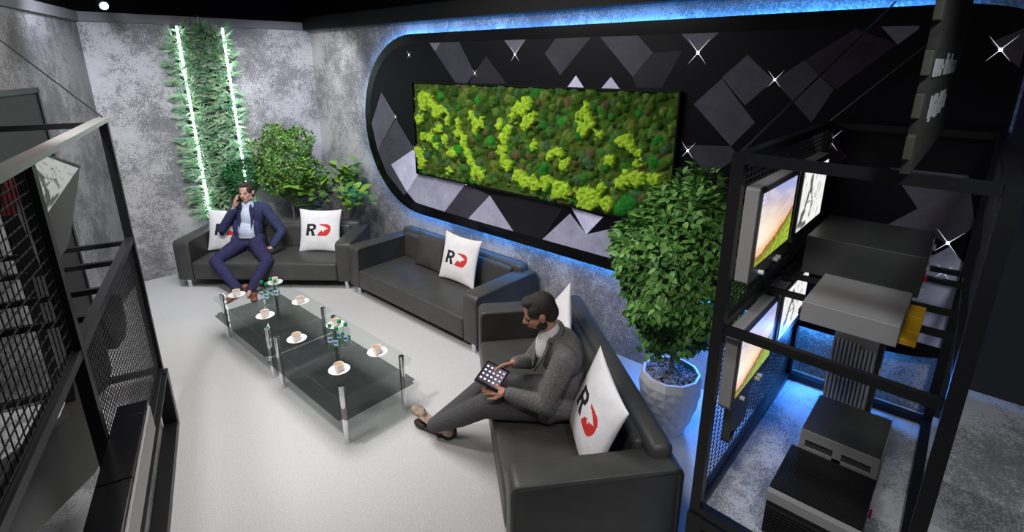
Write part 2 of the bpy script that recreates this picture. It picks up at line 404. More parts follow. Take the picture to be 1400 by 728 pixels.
# blue LED strip glowing behind the edge of the board
m = MB(); pts = [(3.905, y, z) for y, z in stadium(rr - .022, YR + .2, YL)]
pts = [p for p in pts if p[1] > .12]
top = [p for p in stadium(rr - .035, YR, YL) if p[0] >= -.08]
for i in range(len(pts) - 1):
    if (V(pts[i]) - V(pts[i + 1])).length > .01: m.bar(pts[i], pts[i + 1], .014, .014)
m.bar(pts[-1], pts[0], .012)
on_panel(m.build('led_strip', M_blue, None, False))

# ------------------------------------------------------------------ moss picture
def lerp(a, b, t): return tuple(x + (y - x) * t for x, y in zip(a, b))
moss = thing('moss_picture', 'wide rectangular moss picture in bright lime and deep green on black panel', 'picture', (3.85, 3.365, 1.423))
W_, H_ = 3.235, 1.055
m = MB()
for lo, hi in (((-.045, -W_ / 2 - .012, -.012), (0, W_ / 2 + .012, 0)), ((-.045, -W_ / 2 - .012, H_), (0, W_ / 2 + .012, H_ + .012)), ((-.045, -W_ / 2 - .012, 0), (0, -W_ / 2, H_)), ((-.045, W_ / 2, 0), (0, W_ / 2 + .012, H_))): m.box(lo, hi)
m.build('frame', M_black, moss, False)
# u 0..1 left to right as seen, v 0..1 bottom to top
lime = [(.06, .83, .05), (.10, .80, .04), (.03, .62, .03), (.05, .45, .03), (.12, .70, .03), (.15, .72, .035), (.18, .63, .03), (.14, .52, .03), (.17, .40, .03), (.20, .30, .03), (.08, .42, .035), (.02, .25, .04), (.04, .12, .03), (.23, .5, .03), (.26, .42, .03),
 (.28, .33, .03), (.29, .23, .03), (.31, .13, .035), (.34, .10, .03), (.19, .10, .02), (.31, .68, .035), (.34, .62, .03), (.32, .57, .025), (.44, .52, .03), (.43, .63, .025), (.46, .60, .03), (.48, .72, .035), (.51, .80, .04), (.54, .86, .035), (.56, .74, .035), (.53, .68, .03), (.43, .40, .03), (.44, .32, .03), (.46, .27, .03),
 (.50, .20, .035), (.53, .13, .04), (.57, .14, .04), (.61, .17, .04), (.65, .12, .04), (.69, .14, .035), (.63, .42, .025), (.66, .45, .03), (.68, .36, .03), (.74, .80, .035), (.76, .74, .035), (.78, .66, .03), (.73, .68, .03), (.86, .62, .03), (.89, .55, .03), (.90, .45, .02), (.83, .42, .03), (.87, .30, .035), (.91, .32, .04), (.95, .34, .03), (.96, .15, .03), (.78, .12, .05), (.75, .08, .05), (.82, .10, .04), (.80, .20, .03), (.56, .48, .02), (.24, .60, .025), (.11, .34, .02)]
rng = random.Random(5)
clumps = []
for i in range(900):
    u, v = rng.random(), rng.random(); r = .012 + .028 * rng.random() ** 1.5
    g = rng.random()
    c = rng.choice([(.035, .070, .012), (.055, .10, .015), (.025, .055, .010), (.08, .12, .02), (.12, .15, .03), (.10, .075, .035), (.03, .13, .02), (.05, .10, .045), (.06, .12, .02), (.09, .15, .03)])
    clumps.append((u * 3.07, v, r * 1.4, c, .020 + .5 * r))
for (u, v, r) in [(.145, .87, .05), (.33, .85, .05), (.38, .47, .055), (.22, .33, .06), (.60, .30, .05), (.62, .62, .05), (.84, .62, .065), (.72, .62, .05), (.96, .66, .05), (.885, .12, .08), (.86, .05, .07), (.95, .48, .06), (.55, .45, .05), (.25, .15, .05), (.66, .72, .05), (.90, .84, .045), (.80, .50, .05)]:
    clumps.append((u * 3.07, v, r, rng.choice([(.03, .20, .02), (.02, .14, .02), (.05, .12, .03)]), .045))
NU, NV = 400, 130
cell = {}
for c in clumps:
    for iu in range(int((c[0] - c[2]) * 10), int((c[0] + c[2]) * 10) + 1):
        for iv in range(int((c[1] - c[2]) * 10), int((c[1] + c[2]) * 10) + 1): cell.setdefault((iu, iv), []).append(c)
verts, cols, faces = [], [], []
for j in range(NV + 1):
    for i in range(NU + 1):
        u = i / NU; v = j / NV; U = u * 3.07
        h = .012 + .006 * noise.noise(V((U * 7, v * 7, 0))); nz = noise.noise(V((U * 40, v * 40, 2)))
        n2 = noise.noise(V((U * 3, v * 3, 5)))
        col = lerp((.028, .055, .010), (.075, .105, .018), max(0, min(1, .5 + n2 + .5 * nz)))
        best = h
        for (cu, cv, r, c, hh) in cell.get((int(U * 10), int(v * 10)), ()):
            d = math.hypot(U - cu, v - cv) / (r * (1 + .25 * noise.noise(V((U * 25, v * 25, cu)))))
            if d < 1:
                z = hh * math.sqrt(1 - d * d) + .006
                if z > best: best = z; col = tuple(x * (1 + .5 * nz) for x in c)
        # lime reindeer moss lies on top, ragged edged
        wob = noise.noise(V((U * 9, v * 9, 9))) * .04 + noise.noise(V((U * 28, v * 28, 3))) * .022
        dl = min((math.hypot(U - a * 3.07, v - b) - r * 1.9) for a, b, r in lime) + wob * 1.5
        if dl < 0:
            z = .045 + .014 * noise.noise(V((U * 45, v * 45, 4))) + min(.02, -dl * .8)
            if z > best - .045: best = max(best, z); col = lerp((.22, .34, .02), (.42, .56, .05), max(0, min(1, .5 + .9 * noise.noise(V((U * 30, v * 30, 8))))))
        best += .004 * nz
        verts.append((-best, W_ / 2 - u * W_, v * H_)); cols.append((max(0, col[0] * 1.25), max(0, col[1] * 1.42), max(0, col[2] * 1.3)))
for j in range(NV):
    for i in range(NU): a = j * (NU + 1) + i; faces.append((a, a + 1, a + NU + 2, a + NU + 1))
mo = pyd('moss', verts, faces, M_moss, moss, True, cols=cols, ang=180); mo['kind'] = 'stuff'
M_ = MB().box((-.004, -W_ / 2, 0), (0, W_ / 2, H_)); M_.build('backing', M_black, moss, False)

# ------------------------------------------------------------------ sofas
def make_sofa(label, O, azd, W=2.18, D=.93, rng_=0):
    t = thing('sofa', label, 'sofa', (O[0], O[1], 0), R(azd), 'charcoal leather sofas round the tables')
    A = .19; HA = .62
    def arm(x0, x1):
        b2 = bmesh.new(); bmesh.ops.create_cube(b2, size=1, matrix=Matrix.Translation(((x0 + x1) / 2, D / 2, (.115 + HA) / 2)) @ Matrix.Diagonal((x1 - x0, D, HA - .115, 1)))
        b2.verts.ensure_lookup_table()
        ed = [e for e in b2.edges if all(v.co.z > .3 for v in e.verts) and abs(e.verts[0].co.x - e.verts[1].co.x) > .1]   # front and back top corners, seen from the side
        bmesh.ops.bevel(b2, geom=ed, offset=.055, segments=6, affect='EDGES', profile=.5)
        big = [f for f in b2.faces if abs(f.normal.x) > .9]
        bmesh.ops.inset_region(b2, faces=big, thickness=.028, depth=0)
        bmesh.ops.inset_region(b2, faces=big, thickness=.006, depth=-.007)
        rim = [e for e in b2.edges if len(e.link_faces) == 2 and e.calc_face_angle(0) > R(60)]
        bmesh.ops.bevel(b2, geom=rim, offset=.016, segments=3, affect='EDGES', profile=.5, clamp_overlap=True)
        mm = MB(); mm.add(b2); return mm.build('armrest', M_leather, t, True, 50)
    arm(0, A); arm(W - A, W)
    def soft(lo, hi, bev, name, bulge=.012, rake=0.0, par=t):
        b2 = bmesh.new(); lo = V(lo); hi = V(hi); c = (lo + hi) / 2; d = hi - lo
        bmesh.ops.create_cube(b2, size=1, matrix=Matrix.Translation(c) @ Matrix.Diagonal((d.x, d.y, d.z, 1)))
        bmesh.ops.bevel(b2, geom=b2.edges[:], offset=bev, segments=4, affect='EDGES', profile=.5)
        bmesh.ops.subdivide_edges(b2, edges=[e for e in b2.edges if e.calc_length() > .15], cuts=7, use_grid_fill=True)
        for v in b2.verts:
            q = V(((v.co.x - c.x) / d.x * 2, (v.co.y - c.y) / d.y * 2, (v.co.z - c.z) / d.z * 2))
            f = (1 - min(1, abs(q.x)) ** 4)
            v.co.z += bulge * f * (1 - min(1, abs(q.y)) ** 4) * (1 if q.z > 0 else 0)
            v.co.y += rake * (v.co.z - lo.z)
        mm = MB(); mm.add(b2); return mm.build(name, M_leather, par, True, 60)
    soft((A + .004, -.005, .125), (W - A - .004, D - .17, .35), .03, 'seat', .014)
    soft((A * .45, D - .19, .16), (W - A * .45, D - .04, .70), .055, 'backrest', .0, .04)
    soft((A + .006, D - .235, .345), (W - A - .006, D - .165, .66), .03, 'back_cushion', .0, .05)
    m = MB().box((A, .05, .105), (W - A, D - .05, .13), .004); m.build('base_board', M_black, t, False)
    for x in (.10, W - .10):
        for y in (.06, D - .08):
            m = MB(); m.lathe([(.0, 0), (.024, 0), (.026, .01), (.028, .105), (.036, .11), (.036, .117), (0, .117)], 20, M=Matrix.Translation((x, y, 0))); m.build('leg', M_chrome, t)
    return t
S1 = make_sofa('charcoal leather sofa under the green wall with man in navy suit sitting on it', (1.665, 7.065), -50, 2.18, .82)
S2 = make_sofa('charcoal leather sofa below the moss picture with no one on it', (3.01, 5.36), -90, 2.19, .90)
S3 = make_sofa('nearest charcoal leather sofa with man in grey jacket using a tablet', (2.951, 3.086), -129.9, 2.15, .95)

def sofa_mat(S):
    return Matrix.Translation(S.location) @ Matrix.Rotation(S.rotation_euler.z, 4, 'Z')

# ------------------------------------------------------------------ cushions
def inpoly(x, y, P):
    c = False; n = len(P); j = n - 1
    for i in range(n):
        if (P[i][1] > y) != (P[j][1] > y) and x < (P[j][0] - P[i][0]) * (y - P[i][1]) / (P[j][1] - P[i][1]) + P[i][0]: c = not c
        j = i
    return c
def arc(cx, cy, rx, ry, a0, a1, n=10): return [(cx + rx * cos(R(a0 + (a1 - a0) * k / n)), cy + ry * sin(R(a0 + (a1 - a0) * k / n))) for k in range(n + 1)]
# letter R, slanted, and the D-shaped red mark with a white leaping-fish notch
Rp = [(0, 0), (0, 1), (.50, 1)] + arc(.50, .72, .33, .28, 90, -60)[1:] + [(.62, .46), (.86, 0), (.56, 0), (.40, .40), (.27, .40), (.27, 0)]
Rh = [(.27, .60), (.27, .82), (.46, .82)] + arc(.46, .71, .11, .11, 90, -90)[1:]
Dp = [(.02, 1), (.62, 1)] + arc(.62, .62, .40, .38, 90, 0)[1:] + arc(.62, .50, .40, .5, 0, -90)[1:] + [(.0, 0), (.02, .14), (.10, .30), (.24, .44), (.34, .48), (.30, .34), (.40, .42), (.46, .28), (.50, .48), (.66, .56), (.80, .62), (.66, .70), (.46, .80), (.28, .86), (.10, .90)]
def logo_at(x, y):
    """x,y in cushion units -1..1; returns 0 white 1 black 2 red"""
    s = .56; lx = (x + .62) / s; ly = (y + .24) / (s * .98)
    if not (0 <= ly <= 1): return 0
    sx = lx - .16 * ly
    if -.05 < sx < .95 and inpoly(sx, ly, Rp) and not inpoly(sx, ly, Rh): return 1
    dx = (sx - 1.02)
    if -.05 < dx < 1.1 and inpoly(dx, ly, Dp): return 2
    return 0
def pillow(label, M, size=.45, th=.13, logo=True, material=None, name='cushion', group='white cushions with a printed logo', sx=1.0):
    n = 84 if logo else 28
    verts, faces, mids = [], [], []
    rp = random.Random(hash(label) % 1000)
    for side in (1, -1):
        for j in range(n + 1):
            for i in range(n + 1):
                u = -1 + 2 * i / n; v = -1 + 2 * j / n
                pu = u * (1 - .085 * (1 - v * v) ** 1.0 * abs(u) ** 2); pv = v * (1 - .085 * (1 - u * u) * abs(v) ** 2)
                k = max(0, (1 - u ** 2)) ** .55 * max(0, (1 - v ** 2)) ** .55
                wr = .004 * noise.noise(V((u * 3, v * 3, side * 3 + rp.random() * 0))) * k
                verts.append((pu * size / 2 * sx, -side * (th / 2 * k + wr), pv * size / 2))
    N = (n + 1) ** 2
    for sd in (0, 1):
        for j in range(n):
            for i in range(n):
                a = sd * N + j * (n + 1) + i; f = (a, a + 1, a + n + 2, a + n + 1)
                faces.append(f if sd == 0 else f[::-1])
                mids.append(logo_at(-1 + 2 * (i + .5) / n, -1 + 2 * (j + .5) / n) if (logo and sd == 0) else 0)
    o = pyd(name, verts, faces, [material or M_white, M_blk_print, M_red_print], None, True, mids, ang=180)
    bm_ = bmesh.new(); bm_.from_mesh(o.data); bmesh.ops.remove_doubles(bm_, verts=bm_.verts, dist=.0005); bm_.to_mesh(o.data); bm_.free()
    for p in o.data.polygons: p.use_smooth = True
    o.matrix_world = M
    return tag(o, label, 'cushion', group)
def pm(S, x, y, z, yaw=0, pitch=-14, roll=0):
    """cushion placement in a sofa's own frame: centre, yaw about z, lean back, roll in its plane"""
    return sofa_mat(S) @ Matrix.Translation((x, y, z)) @ Matrix.Rotation(R(yaw), 4, 'Z') @ Matrix.Rotation(R(pitch), 4, 'X') @ Matrix.Rotation(R(roll), 4, 'Y')
pillow('white logo cushion half hidden behind the man in the navy suit', pm(S1, .45, .475, .615, 6, -16, 2), .54)
pillow('white logo cushion leaning in the corner of the sofa under the green wall, unobstructed', pm(S1, 1.64, .475, .62, -2, -16, 0), .56)
pillow('white logo cushion standing on the sofa below the moss picture', pm(S2, 1.36, .56, .625, 4, -14, 2), .54)
pillow('white cushion on the nearest sofa behind the head of the man with tablet', pm(S3, .62, .60, .70, 0, -16, 40), .50)
pillow('white logo cushion on the nearest sofa closest to its near armrest', pm(S3, 1.675, .585, .64, 0, -18, 7), .60)
pillow('small charcoal cushion beside the white one on the sofa below the moss picture', pm(S2, .80, .60, .565, 0, -14, 0), .42, .10, False, M_leather, group=None, sx=1.15)

# ------------------------------------------------------------------ glass tables
def make_table(label, x0, y0):
    t = thing('glass_coffee_table', label, 'coffee table', (x0, y0, 0), 0, 'two-tier glass coffee tables')
    def slab(z, lo, hi, th, mt, name):
        b2 = bmesh.new(); bmesh.ops.create_cube(b2, size=1, matrix=Matrix.Translation(((lo[0] + hi[0]) / 2, (lo[1] + hi[1]) / 2, z)) @ Matrix.Diagonal((hi[0] - lo[0], hi[1] - lo[1], th, 1)))
        bmesh.ops.bevel(b2, geom=[e for e in b2.edges if abs(e.verts[0].co.z - e.verts[1].co.z) > th * .5], offset=.035, segments=5, affect='EDGES')
        mm = MB(); mm.add(b2); return mm.build(name, mt, t, False)
    slab(.45, (-.04, -.05), (.62, 1.14), .010, M_glass_top, 'glass_top')
    slab(.262, (-.045, -.055), (.625, 1.145), .010, M_glass_low, 'glass_shelf')
    for x in (.03, .55):
        for y in (.03, 1.05):
            m = MB(); m.lathe([(0, 0), (.021, 0), (.021, .49), (.018, .49), (.018, .46), (0, .46)], 24, M=Matrix.Translation((x, y, 0))); m.build('leg', M_chrome, t)
    return t
T1 = make_table('glass coffee table nearest the viewer, its front legs on bare floor', 1.535, 3.03)
T2 = make_table('glass coffee table farther away, in front of the man in the navy suit', 1.555, 4.27)
ZT = .4555
cup0 = None
def cup_set(x, y, rz, where, first=[]):
    if not first:
        s = thing('saucer', 'x', 'saucer', (x, y, ZT), rz, 'saucers on the glass tables')
        m = MB(); m.lathe([(0, 0), (.038, 0), (.042, .003), (.078, .016), (.080, .018), (.077, .019), (.042, .006), (0, .005)], 40); m.build('plate', M_ceramic, s)
        c = thing('coffee_cup', 'x', 'cup', (x, y, ZT + .006), rz, 'coffee cups on the glass tables')
        m = MB(); m.lathe([(0, 0), (.022, 0), (.025, .004), (.033, .022), (.037, .058), (.0345, .058), (.031, .022), (.02, .008), (0, .007)], 32); m.build('cup_body', M_ceramic, c)
        m = MB(); m.lathe([(0, .047), (.0345, .047), (.0345, .049), (0, .050)], 24); m.build('coffee', M_coffee, c)
        m = MB(); m.tube([(.035, 0, .048), (.053, 0, .046), (.057, 0, .034), (.05, 0, .022), (.033, 0, .018)], .0035); m.build('handle', M_ceramic, c)
        b = MB().box((-.010, -.009, 0), (.010, .009, .010), .002).build('biscuit', M_biscuit); tag(b, 'x', 'biscuit', 'wrapped biscuits on the saucers')
        b.location = (x - .03, y - .042, ZT + .012); b.rotation_euler = (0, 0, .4)
        first += [s, c, b]
    else:
        s = dup(first[0], (x, y, ZT), rz); c = dup(first[1], (x, y, ZT + .006), rz)
        b = first[2].copy(); C.objects.link(b); b.location = (x - .03, y - .042, ZT + .012)
    s['label'] = 'white saucer ' + where; c['label'] = 'white coffee cup ' + where; b['label'] = 'caramel biscuit ' + where
for x, y, w in ((1.679, 3.284, 'on nearer glass table, front left of its bottles'), (2.014, 3.281, 'on nearer glass table, front right beside the chrome leg'), (1.684, 3.964, 'on nearer glass table, back left by the gap between tables'), (2.03, 3.945, 'on nearer glass table, hidden behind its bottles'),
                (1.693, 4.587, 'on farther glass table, front left of its bottles'), (2.047, 4.622, 'on farther glass table, front right of its bottles'), (1.70, 5.25, "on farther glass table, over the seated man's shoe"), (2.09, 5.27, 'on farther glass table, hidden behind its bottles')):
    cup_set(x, y, random.uniform(.6, 1.2), w)
bottle0 = []
def bottle(x, y, where):
    if not bottle0:
        t = thing('water_bottle', 'x', 'bottle', (x, y, ZT), 0, 'water bottles on the glass tables')
        m = MB(); m.lathe([(0, .004), (.02, 0), (.029, .004), (.0305, .02), (.0285, .05), (.0305, .055), (.0305, .12), (.029, .128), (.030, .14), (.022, .168), (.0125, .182), (.0125, .196), (0, .196)], 24); m.build('bottle_body', M_plastic, t)
        m = MB(); m.lathe([(0, .186), (.0155, .186), (.0155, .208), (.0135, .211), (0, .211)], 20); m.build('cap', M_cap, t)
        m = MB(); m.lathe([(.0312, .062), (.0312, .080)], 24); lb = m.build('label_band', M_label_g, t)
        m = MB()
        for mi, (a0, a1, z0, z1, r) in enumerate(((190, 265, .060, .112, .0316), (200, 255, .074, .098, .0320))):
            b2 = bmesh.new(); k = 8; P = [[b2.verts.new((r * cos(R(a0 + (a1 - a0) * i / k)), r * sin(R(a0 + (a1 - a0) * i / k)), z)) for i in range(k + 1)] for z in (z0, z1)]
            for i in range(k): b2.faces.new((P[0][i], P[0][i + 1], P[1][i + 1], P[1][i]))
            m.add(b2, mi)
        m.build('label_print', [M_label_w, M_label_b], lb)
        bottle0.append(t); o = t
    else: o = dup(bottle0[0], (x, y, ZT), random.uniform(-.3, .3))
    o['label'] = 'clear water bottle with green cap ' + where
for tx, (ox, oy) in (('on nearer glass table', (1.866, 3.607)), ('on farther glass table', (1.88, 4.905))):
    for dx, dy, w in ((-.045, .035, 'left one of four'), (.045, .042, 'rearmost of four'), (.052, -.04, 'right one of four'), (-.036, -.05, 'front one of four')):
        bottle(ox + dx, oy + dy, tx + ', ' + w)

# ------------------------------------------------------------------ leaves
def leafmesh(name, placements, parent, material=None, prof=((0, 0), (.35, .5), (.7, .38), (1, 0)), fold=.25, droop=.3):
    """placements: (pos, dir, up, length, width, colour)"""
    verts, faces, cols = [], [], []
    for p, d, u, L, Wd, c in placements:
        d = d.normalized(); s = d.cross(u)
        if s.length < 1e-4: s = d.cross(V((1, .3, 0)))
        s.normalize(); n = s.cross(d)
        b = len(verts); k = len(prof)
        for t, w in prof:
            q = p + d * L * t - n * (droop * L * t * t)
            verts.append(q)
            if 0 < w: 
                verts.append(q + s * Wd * w + n * fold * Wd * w); verts.append(q - s * Wd * w + n * fold * Wd * w)
        # index map
        idx = []; j = b
        for t, w in prof:
            if w > 0: idx.append((j, j + 1, j + 2)); j += 3
            else: idx.append((j, j, j)); j += 1
        for a, e in zip(idx, idx[1:]):
            for sd in (1, 2):
                f = [a[0], e[0], e[sd], a[sd]] if sd == 2 else [a[0], a[sd], e[sd], e[0]]
                g = []
                for x in f:
                    if x not in g: g.append(x)
                if len(g) > 2: faces.append(g)
        cols += [c] * (j - b)
    return pyd(name, verts, faces, material or M_leaf, parent, True, cols=cols, ang=180)

def rdir(r):
    while True:
        v = V((r.uniform(-1, 1), r.uniform(-1, 1), r.uniform(-1, 1)))
        if .05 < v.length < 1: return v.normalized()

def crown(seed, c, rad, n, L, Wd, c1, c2, lump=.22, down=.3):
    r = random.Random(seed); out = []
    for i in range(n):
        v = rdir(r); s = 1 + lump * noise.noise(v * 2.2 + V((seed, 0, 0)))
        k = r.uniform(.55, 1.0) ** .5 if r.random() < .35 else r.uniform(.90, 1.05)
        p = V(c) + V((v.x * rad[0], v.y * rad[1], v.z * rad[2])) * s * k
        d = (v * .9 + rdir(r) * .7 + V((0, 0, -down))).normalized()
        u = (v * .8 + rdir(r) * .5 + V((0, 0, .4)))
        t = r.random() ** 1.2
        out.append((p, d, u, L * r.uniform(.7, 1.25), Wd * r.uniform(.75, 1.2), tuple(a + (b - a) * t for a, b in zip(c1, c2))))
    return out
def branches(m, c, base, top, rad, seed, n=14, r0=.012):
    r = random.Random(seed); m.cap(base, r0 * 1.2, top, r0)
    for i in range(n):
        v = rdir(r); v.z = abs(v.z) * .9 - .1
        a = V(base).lerp(V(top), r.uniform(.55, 1.0)); b = V(c) + V((v.x * rad[0], v.y * rad[1], v.z * rad[2])) * .75
        m.cap(a, r0 * .6, a.lerp(b, .5) + rdir(r) * .03, r0 * .4, 6); m.cap(a.lerp(b, .5), r0 * .4, b, r0 * .2, 6)

# ficus in the faceted pot
PX, PY = 3.27, 1.37
pot = thing('faceted_pot', 'white faceted pot of diamond panels between nearest sofa and mesh frame', 'pot', (PX, PY, 0))
prof = [(.0, .118), (.065, .142), (.13, .166), (.195, .186), (.26, .203), (.325, .214), (.39, .220), (.45, .218), (.51, .208)]
verts, faces = [], []; n = 11
def pv(k, i): z, r = prof[k]; a = 2 * pi * (i + .5 * (k % 2)) / n; return (r * cos(a), r * sin(a), z)
for k in range(len(prof)):
    for i in range(n): verts.append(pv(k, i))
K = len(prof)
for k in range(K - 2):
    for i in range(n):
        # diamond: bottom point ring k, sides ring k+1, top ring k+2, centre pushed out
        L_ = (i - 1) % n if k % 2 == 0 else i; R_ = i if k % 2 == 0 else (i + 1) % n
        b_, l_, r_, t_ = k * n + i, (k + 1) * n + L_, (k + 1) * n + R_, (k + 2) * n + i
        c = sum((V(verts[q]) for q in (b_, l_, r_, t_)), V()) / 4; d = V((c.x, c.y, 0)).normalized(); c += d * .013
        verts.append(tuple(c)); q = len(verts) - 1
        faces += [(b_, r_, q), (r_, t_, q), (t_, l_, q), (l_, b_, q)]
for i in range(n):      # half diamonds closing foot and rim
    j = (i + 1) % n; faces.append((i, j, n + i))
    k = K - 1; o = k * n; p_ = (k - 1) * n
    faces.append((o + i, p_ + (i if k % 2 == 0 else j), o + j) if False else ((o + i, o + j, p_ + (i if k % 2 == 0 else j))))
o = (K - 1) * n; b = len(verts)
for rr_, zz in ((.192, .51), (.186, .44)):
    for i in range(n): a = 2 * pi * (i + .5 * ((K - 1) % 2)) / n; verts.append((rr_ * cos(a), rr_ * sin(a), zz))
for i in range(n): j = (i + 1) % n; faces += [(o + i, o + j, b + j, b + i), (b + i, b + j, b + n + j, b + n + i)]
faces.append(tuple(b + n + i for i in range(n))); faces.append(tuple(range(n))[::-1])
po = pyd('pot_body', verts, faces, M_pot, pot, False)
bm_ = bmesh.new(); bm_.from_mesh(po.data); bmesh.ops.recalc_face_normals(bm_, faces=bm_.faces[:])
bm_.to_mesh(po.data); bm_.free()
tag(MB().lathe([(0, .455), (.184, .455), (.184, .47), (0, .475)], 12, M=Matrix.Translation((PX, PY, 0))).build('potting_soil', M_soil), 'dark soil under the pebbles of the faceted pot', 'soil', kind='stuff')
m = MB(); r = random.Random(3)
for i in range(520):
    a = r.uniform(0, 2 * pi); q = .176 * math.sqrt(r.random()); b2 = bmesh.new(); bmesh.ops.create_icosphere(b2, subdivisions=1, radius=1)
    s = r.uniform(.007, .011)
    m.add(b2, 0, Matrix.Translation((PX + q * cos(a), PY + q * sin(a), .478 + r.uniform(0, .012))) @ Matrix.Rotation(r.uniform(0, 6), 4, rdir(r)) @ Matrix.Diagonal((s, s * 1.3, s * .75, 1)))
tag(m.build('pebbles', M_stone), 'grey pebbles covering the soil in the white faceted pot', 'pebbles', kind='stuff')
tree = thing('ficus_tree', 'large bushy green ficus growing from the white faceted pot', 'tree', (PX, PY, .46))
cc = (.04, .02, .86); rad = (.44, .44, .58)
m = MB(); branches(m, cc, (0, 0, 0), (.02, .01, .7), rad, 4, 22, .014); m.build('trunk', M_stem, tree)
leafmesh('foliage', crown(11, cc, rad, 7600, .060, .036, (.045, .15, .03), (.20, .42, .09), .38, .45), tree)

# ball topiary behind the far sofa, with a smaller one beside it
def planter(name, label, x, y, r, h):
    t = thing(name, label, 'planter', (x, y, 0)); m = MB(); m.lathe([(0, 0), (r * .8, 0), (r * .86, .01), (r, h), (r * .93, h), (r * .9, h - .05), (0, h - .05)], 32); m.build('planter_body', M_planter, t)
    m = MB(); m.lathe([(0, h - .052), (r * .9, h - .052), (r * .9, h - .045), (0, h - .035)], 24); m.build('soil', M_soil, t); return t
planter('round_planter', 'dark round planter under the ball shaped shrub behind the far sofa', 3.14, 6.92, .16, .42)
tt = thing('ball_shrub', 'dense rounded green shrub above the far sofa, right of the leafy wall', 'shrub', (3.14, 6.92, .38))
cc = (.0, .03, 1.03); rad = (.36, .36, .45)
m = MB(); branches(m, cc, (0, 0, 0), (0, .02, 1.0), rad, 8, 12, .012); m.build('trunk', M_stem, tt)
leafmesh('foliage', crown(21, cc, rad, 7500, .036, .024, (.03, .10, .02), (.19, .38, .06), .5, .2), tt)
planter('round_planter', 'dark round planter hidden behind the seated man in navy', 2.63, 7.37, .10, .36)
tt = thing('ball_shrub', 'small dark green shrub squeezed between the leafy wall and the larger one', 'shrub', (2.63, 7.37, .32))
cc = (.05, -.08, .90); rad = (.22, .13, .24)
m = MB(); branches(m, cc, (0, 0, 0), (0, 0, .9), rad, 9, 8, .01); m.build('trunk', M_stem, tt)
leafmesh('foliage', crown(22, cc, rad, 2600, .034, .022, (.012, .075, .02), (.05, .22, .07), .3, .2), tt)
# broad leaved plant in the corner
planter('round_planter', 'dark planter of the broad leaved plant in the corner of the room', 3.585, 6.34, .17, .45)
tt = thing('broad_leaved_plant', 'broad leaved green plant standing behind the gap between two sofas', 'plant', (3.585, 6.34, .41))
r = random.Random(12); pl = []; m = MB()
for i in range(30):
    a = r.uniform(0, 2 * pi); el = r.uniform(.25, 1.35); L = r.uniform(.45, .85)
    d = V((cos(a) * cos(el), sin(a) * cos(el), sin(el)))
    o0 = V((0, 0, .30)); tip = o0 + d * L; tip.x = min(tip.x, .22)
    m.cap((0, 0, 0), .008, o0 + d * L * .4, .006, 6); m.cap(o0 + d * L * .4, .006, tip, .003, 6)
    for k in range(7):
        b = a + k * 2.4; e = (d + V((cos(b), sin(b), .25)) * 1.3).normalized()
        t = r.random(); c = lerp((.05, .15, .025), (.24, .42, .06), t); Lf = r.uniform(.15, .22)
        if r.random() < .12: c = (.01, .17, .15)
        p = tip - d * L * .07 * k
        if p.x + abs(e.x) * Lf < .27 and p.z > .1: pl.append((p, e, V((0, 0, 1)) + d * .3, Lf, .105, c))
m.build('stem', M_stem, tt)
leafmesh('foliage', pl, tt, prof=((0, 0), (.25, .30), (.6, .5), (.85, .35), (1, 0)), fold=.2, droop=.35)

# ------------------------------------------------------------------ green wall with LED tubes
dB = (cor - cl).normalized(); nB = V((dB.y, -dB.x))        # along the back wall, out of it
def BWp(x, z, o=0):
    s = (x - cl.x) / dB.x; p = cl + dB * s + nB * o; return V((p.x, p.y, z))
gw = thing('green_wall', 'tall leafy green wall strip on grey wall behind the man in navy', 'plant wall', BWp(2.52, .5, 0))
def at_world(o, par): o.parent = par; o.matrix_parent_inverse = Matrix.Translation(-par.location); return o
m = MB(); a, b = BWp(2.24, .67, .004), BWp(2.80, .67, .004); m.prism([a, b, b + V((nB.x, nB.y, 0)) * .04, a + V((nB.x, nB.y, 0)) * .04], (0, 0, 2.44)); at_world(m.build('backing', M_soil, None, False), gw)
r = random.Random(31); pl = []; NB = V((nB.x, nB.y, 0)); DB = V((dB.x, dB.y, 0))
for i in range(900):
    x = r.uniform(2.19, 2.80); z = r.uniform(.72, 3.08); p = BWp(x, z, .045); ax = (NB * .8 + DB * r.uniform(-.9, .9) + V((0, 0, r.uniform(-.5, .9)))).normalized()
    if x < 2.26: ax = (ax - DB * .9).normalized()
    if x > 2.74: ax = (ax + DB * .9).normalized()
    k = r.randint(6, 9); t = r.random(); base = lerp((.12, .26, .14), (.38, .55, .34), t); L = r.uniform(.09, .15)
    s = ax.cross(V((0, 0, 1))).normalized()
    for j in range(k):
        f = j / (k - 1) - .5
        e = (ax * 1.0 + s * f * 2.6 + V((0, 0, .35 - abs(f)))).normalized()
        pl.append((p + ax * .015 * j, e, NB + V((0, 0, .5)), L * (1.15 - abs(f) * .8), .020, tuple(q * r.uniform(.8, 1.2) for q in base)))
at_world(leafmesh('foliage', pl, None, prof=((0, 0), (.3, .5), (1, 0)), fold=.3, droop=.25), gw)
for x, lab in ((2.27, 'white glowing LED tube along the left edge of leafy wall'), (2.77, 'white glowing LED tube along the right edge of leafy wall')):
    t = thing('led_tube', lab, 'light', BWp(x, .64, .125), 0, 'LED tubes on the green wall')
    m = MB(); m.cyl((0, 0, 0), (0, 0, 2.47), .012, n=12); m.build('lamp_tube', M_tube, t)
    m = MB(); m.box((-.012, .0, -.02), (.012, .06, .0)); m.box((-.012, .0, 2.47), (.012, .06, 2.485)); m.build('bracket', M_alu, t)

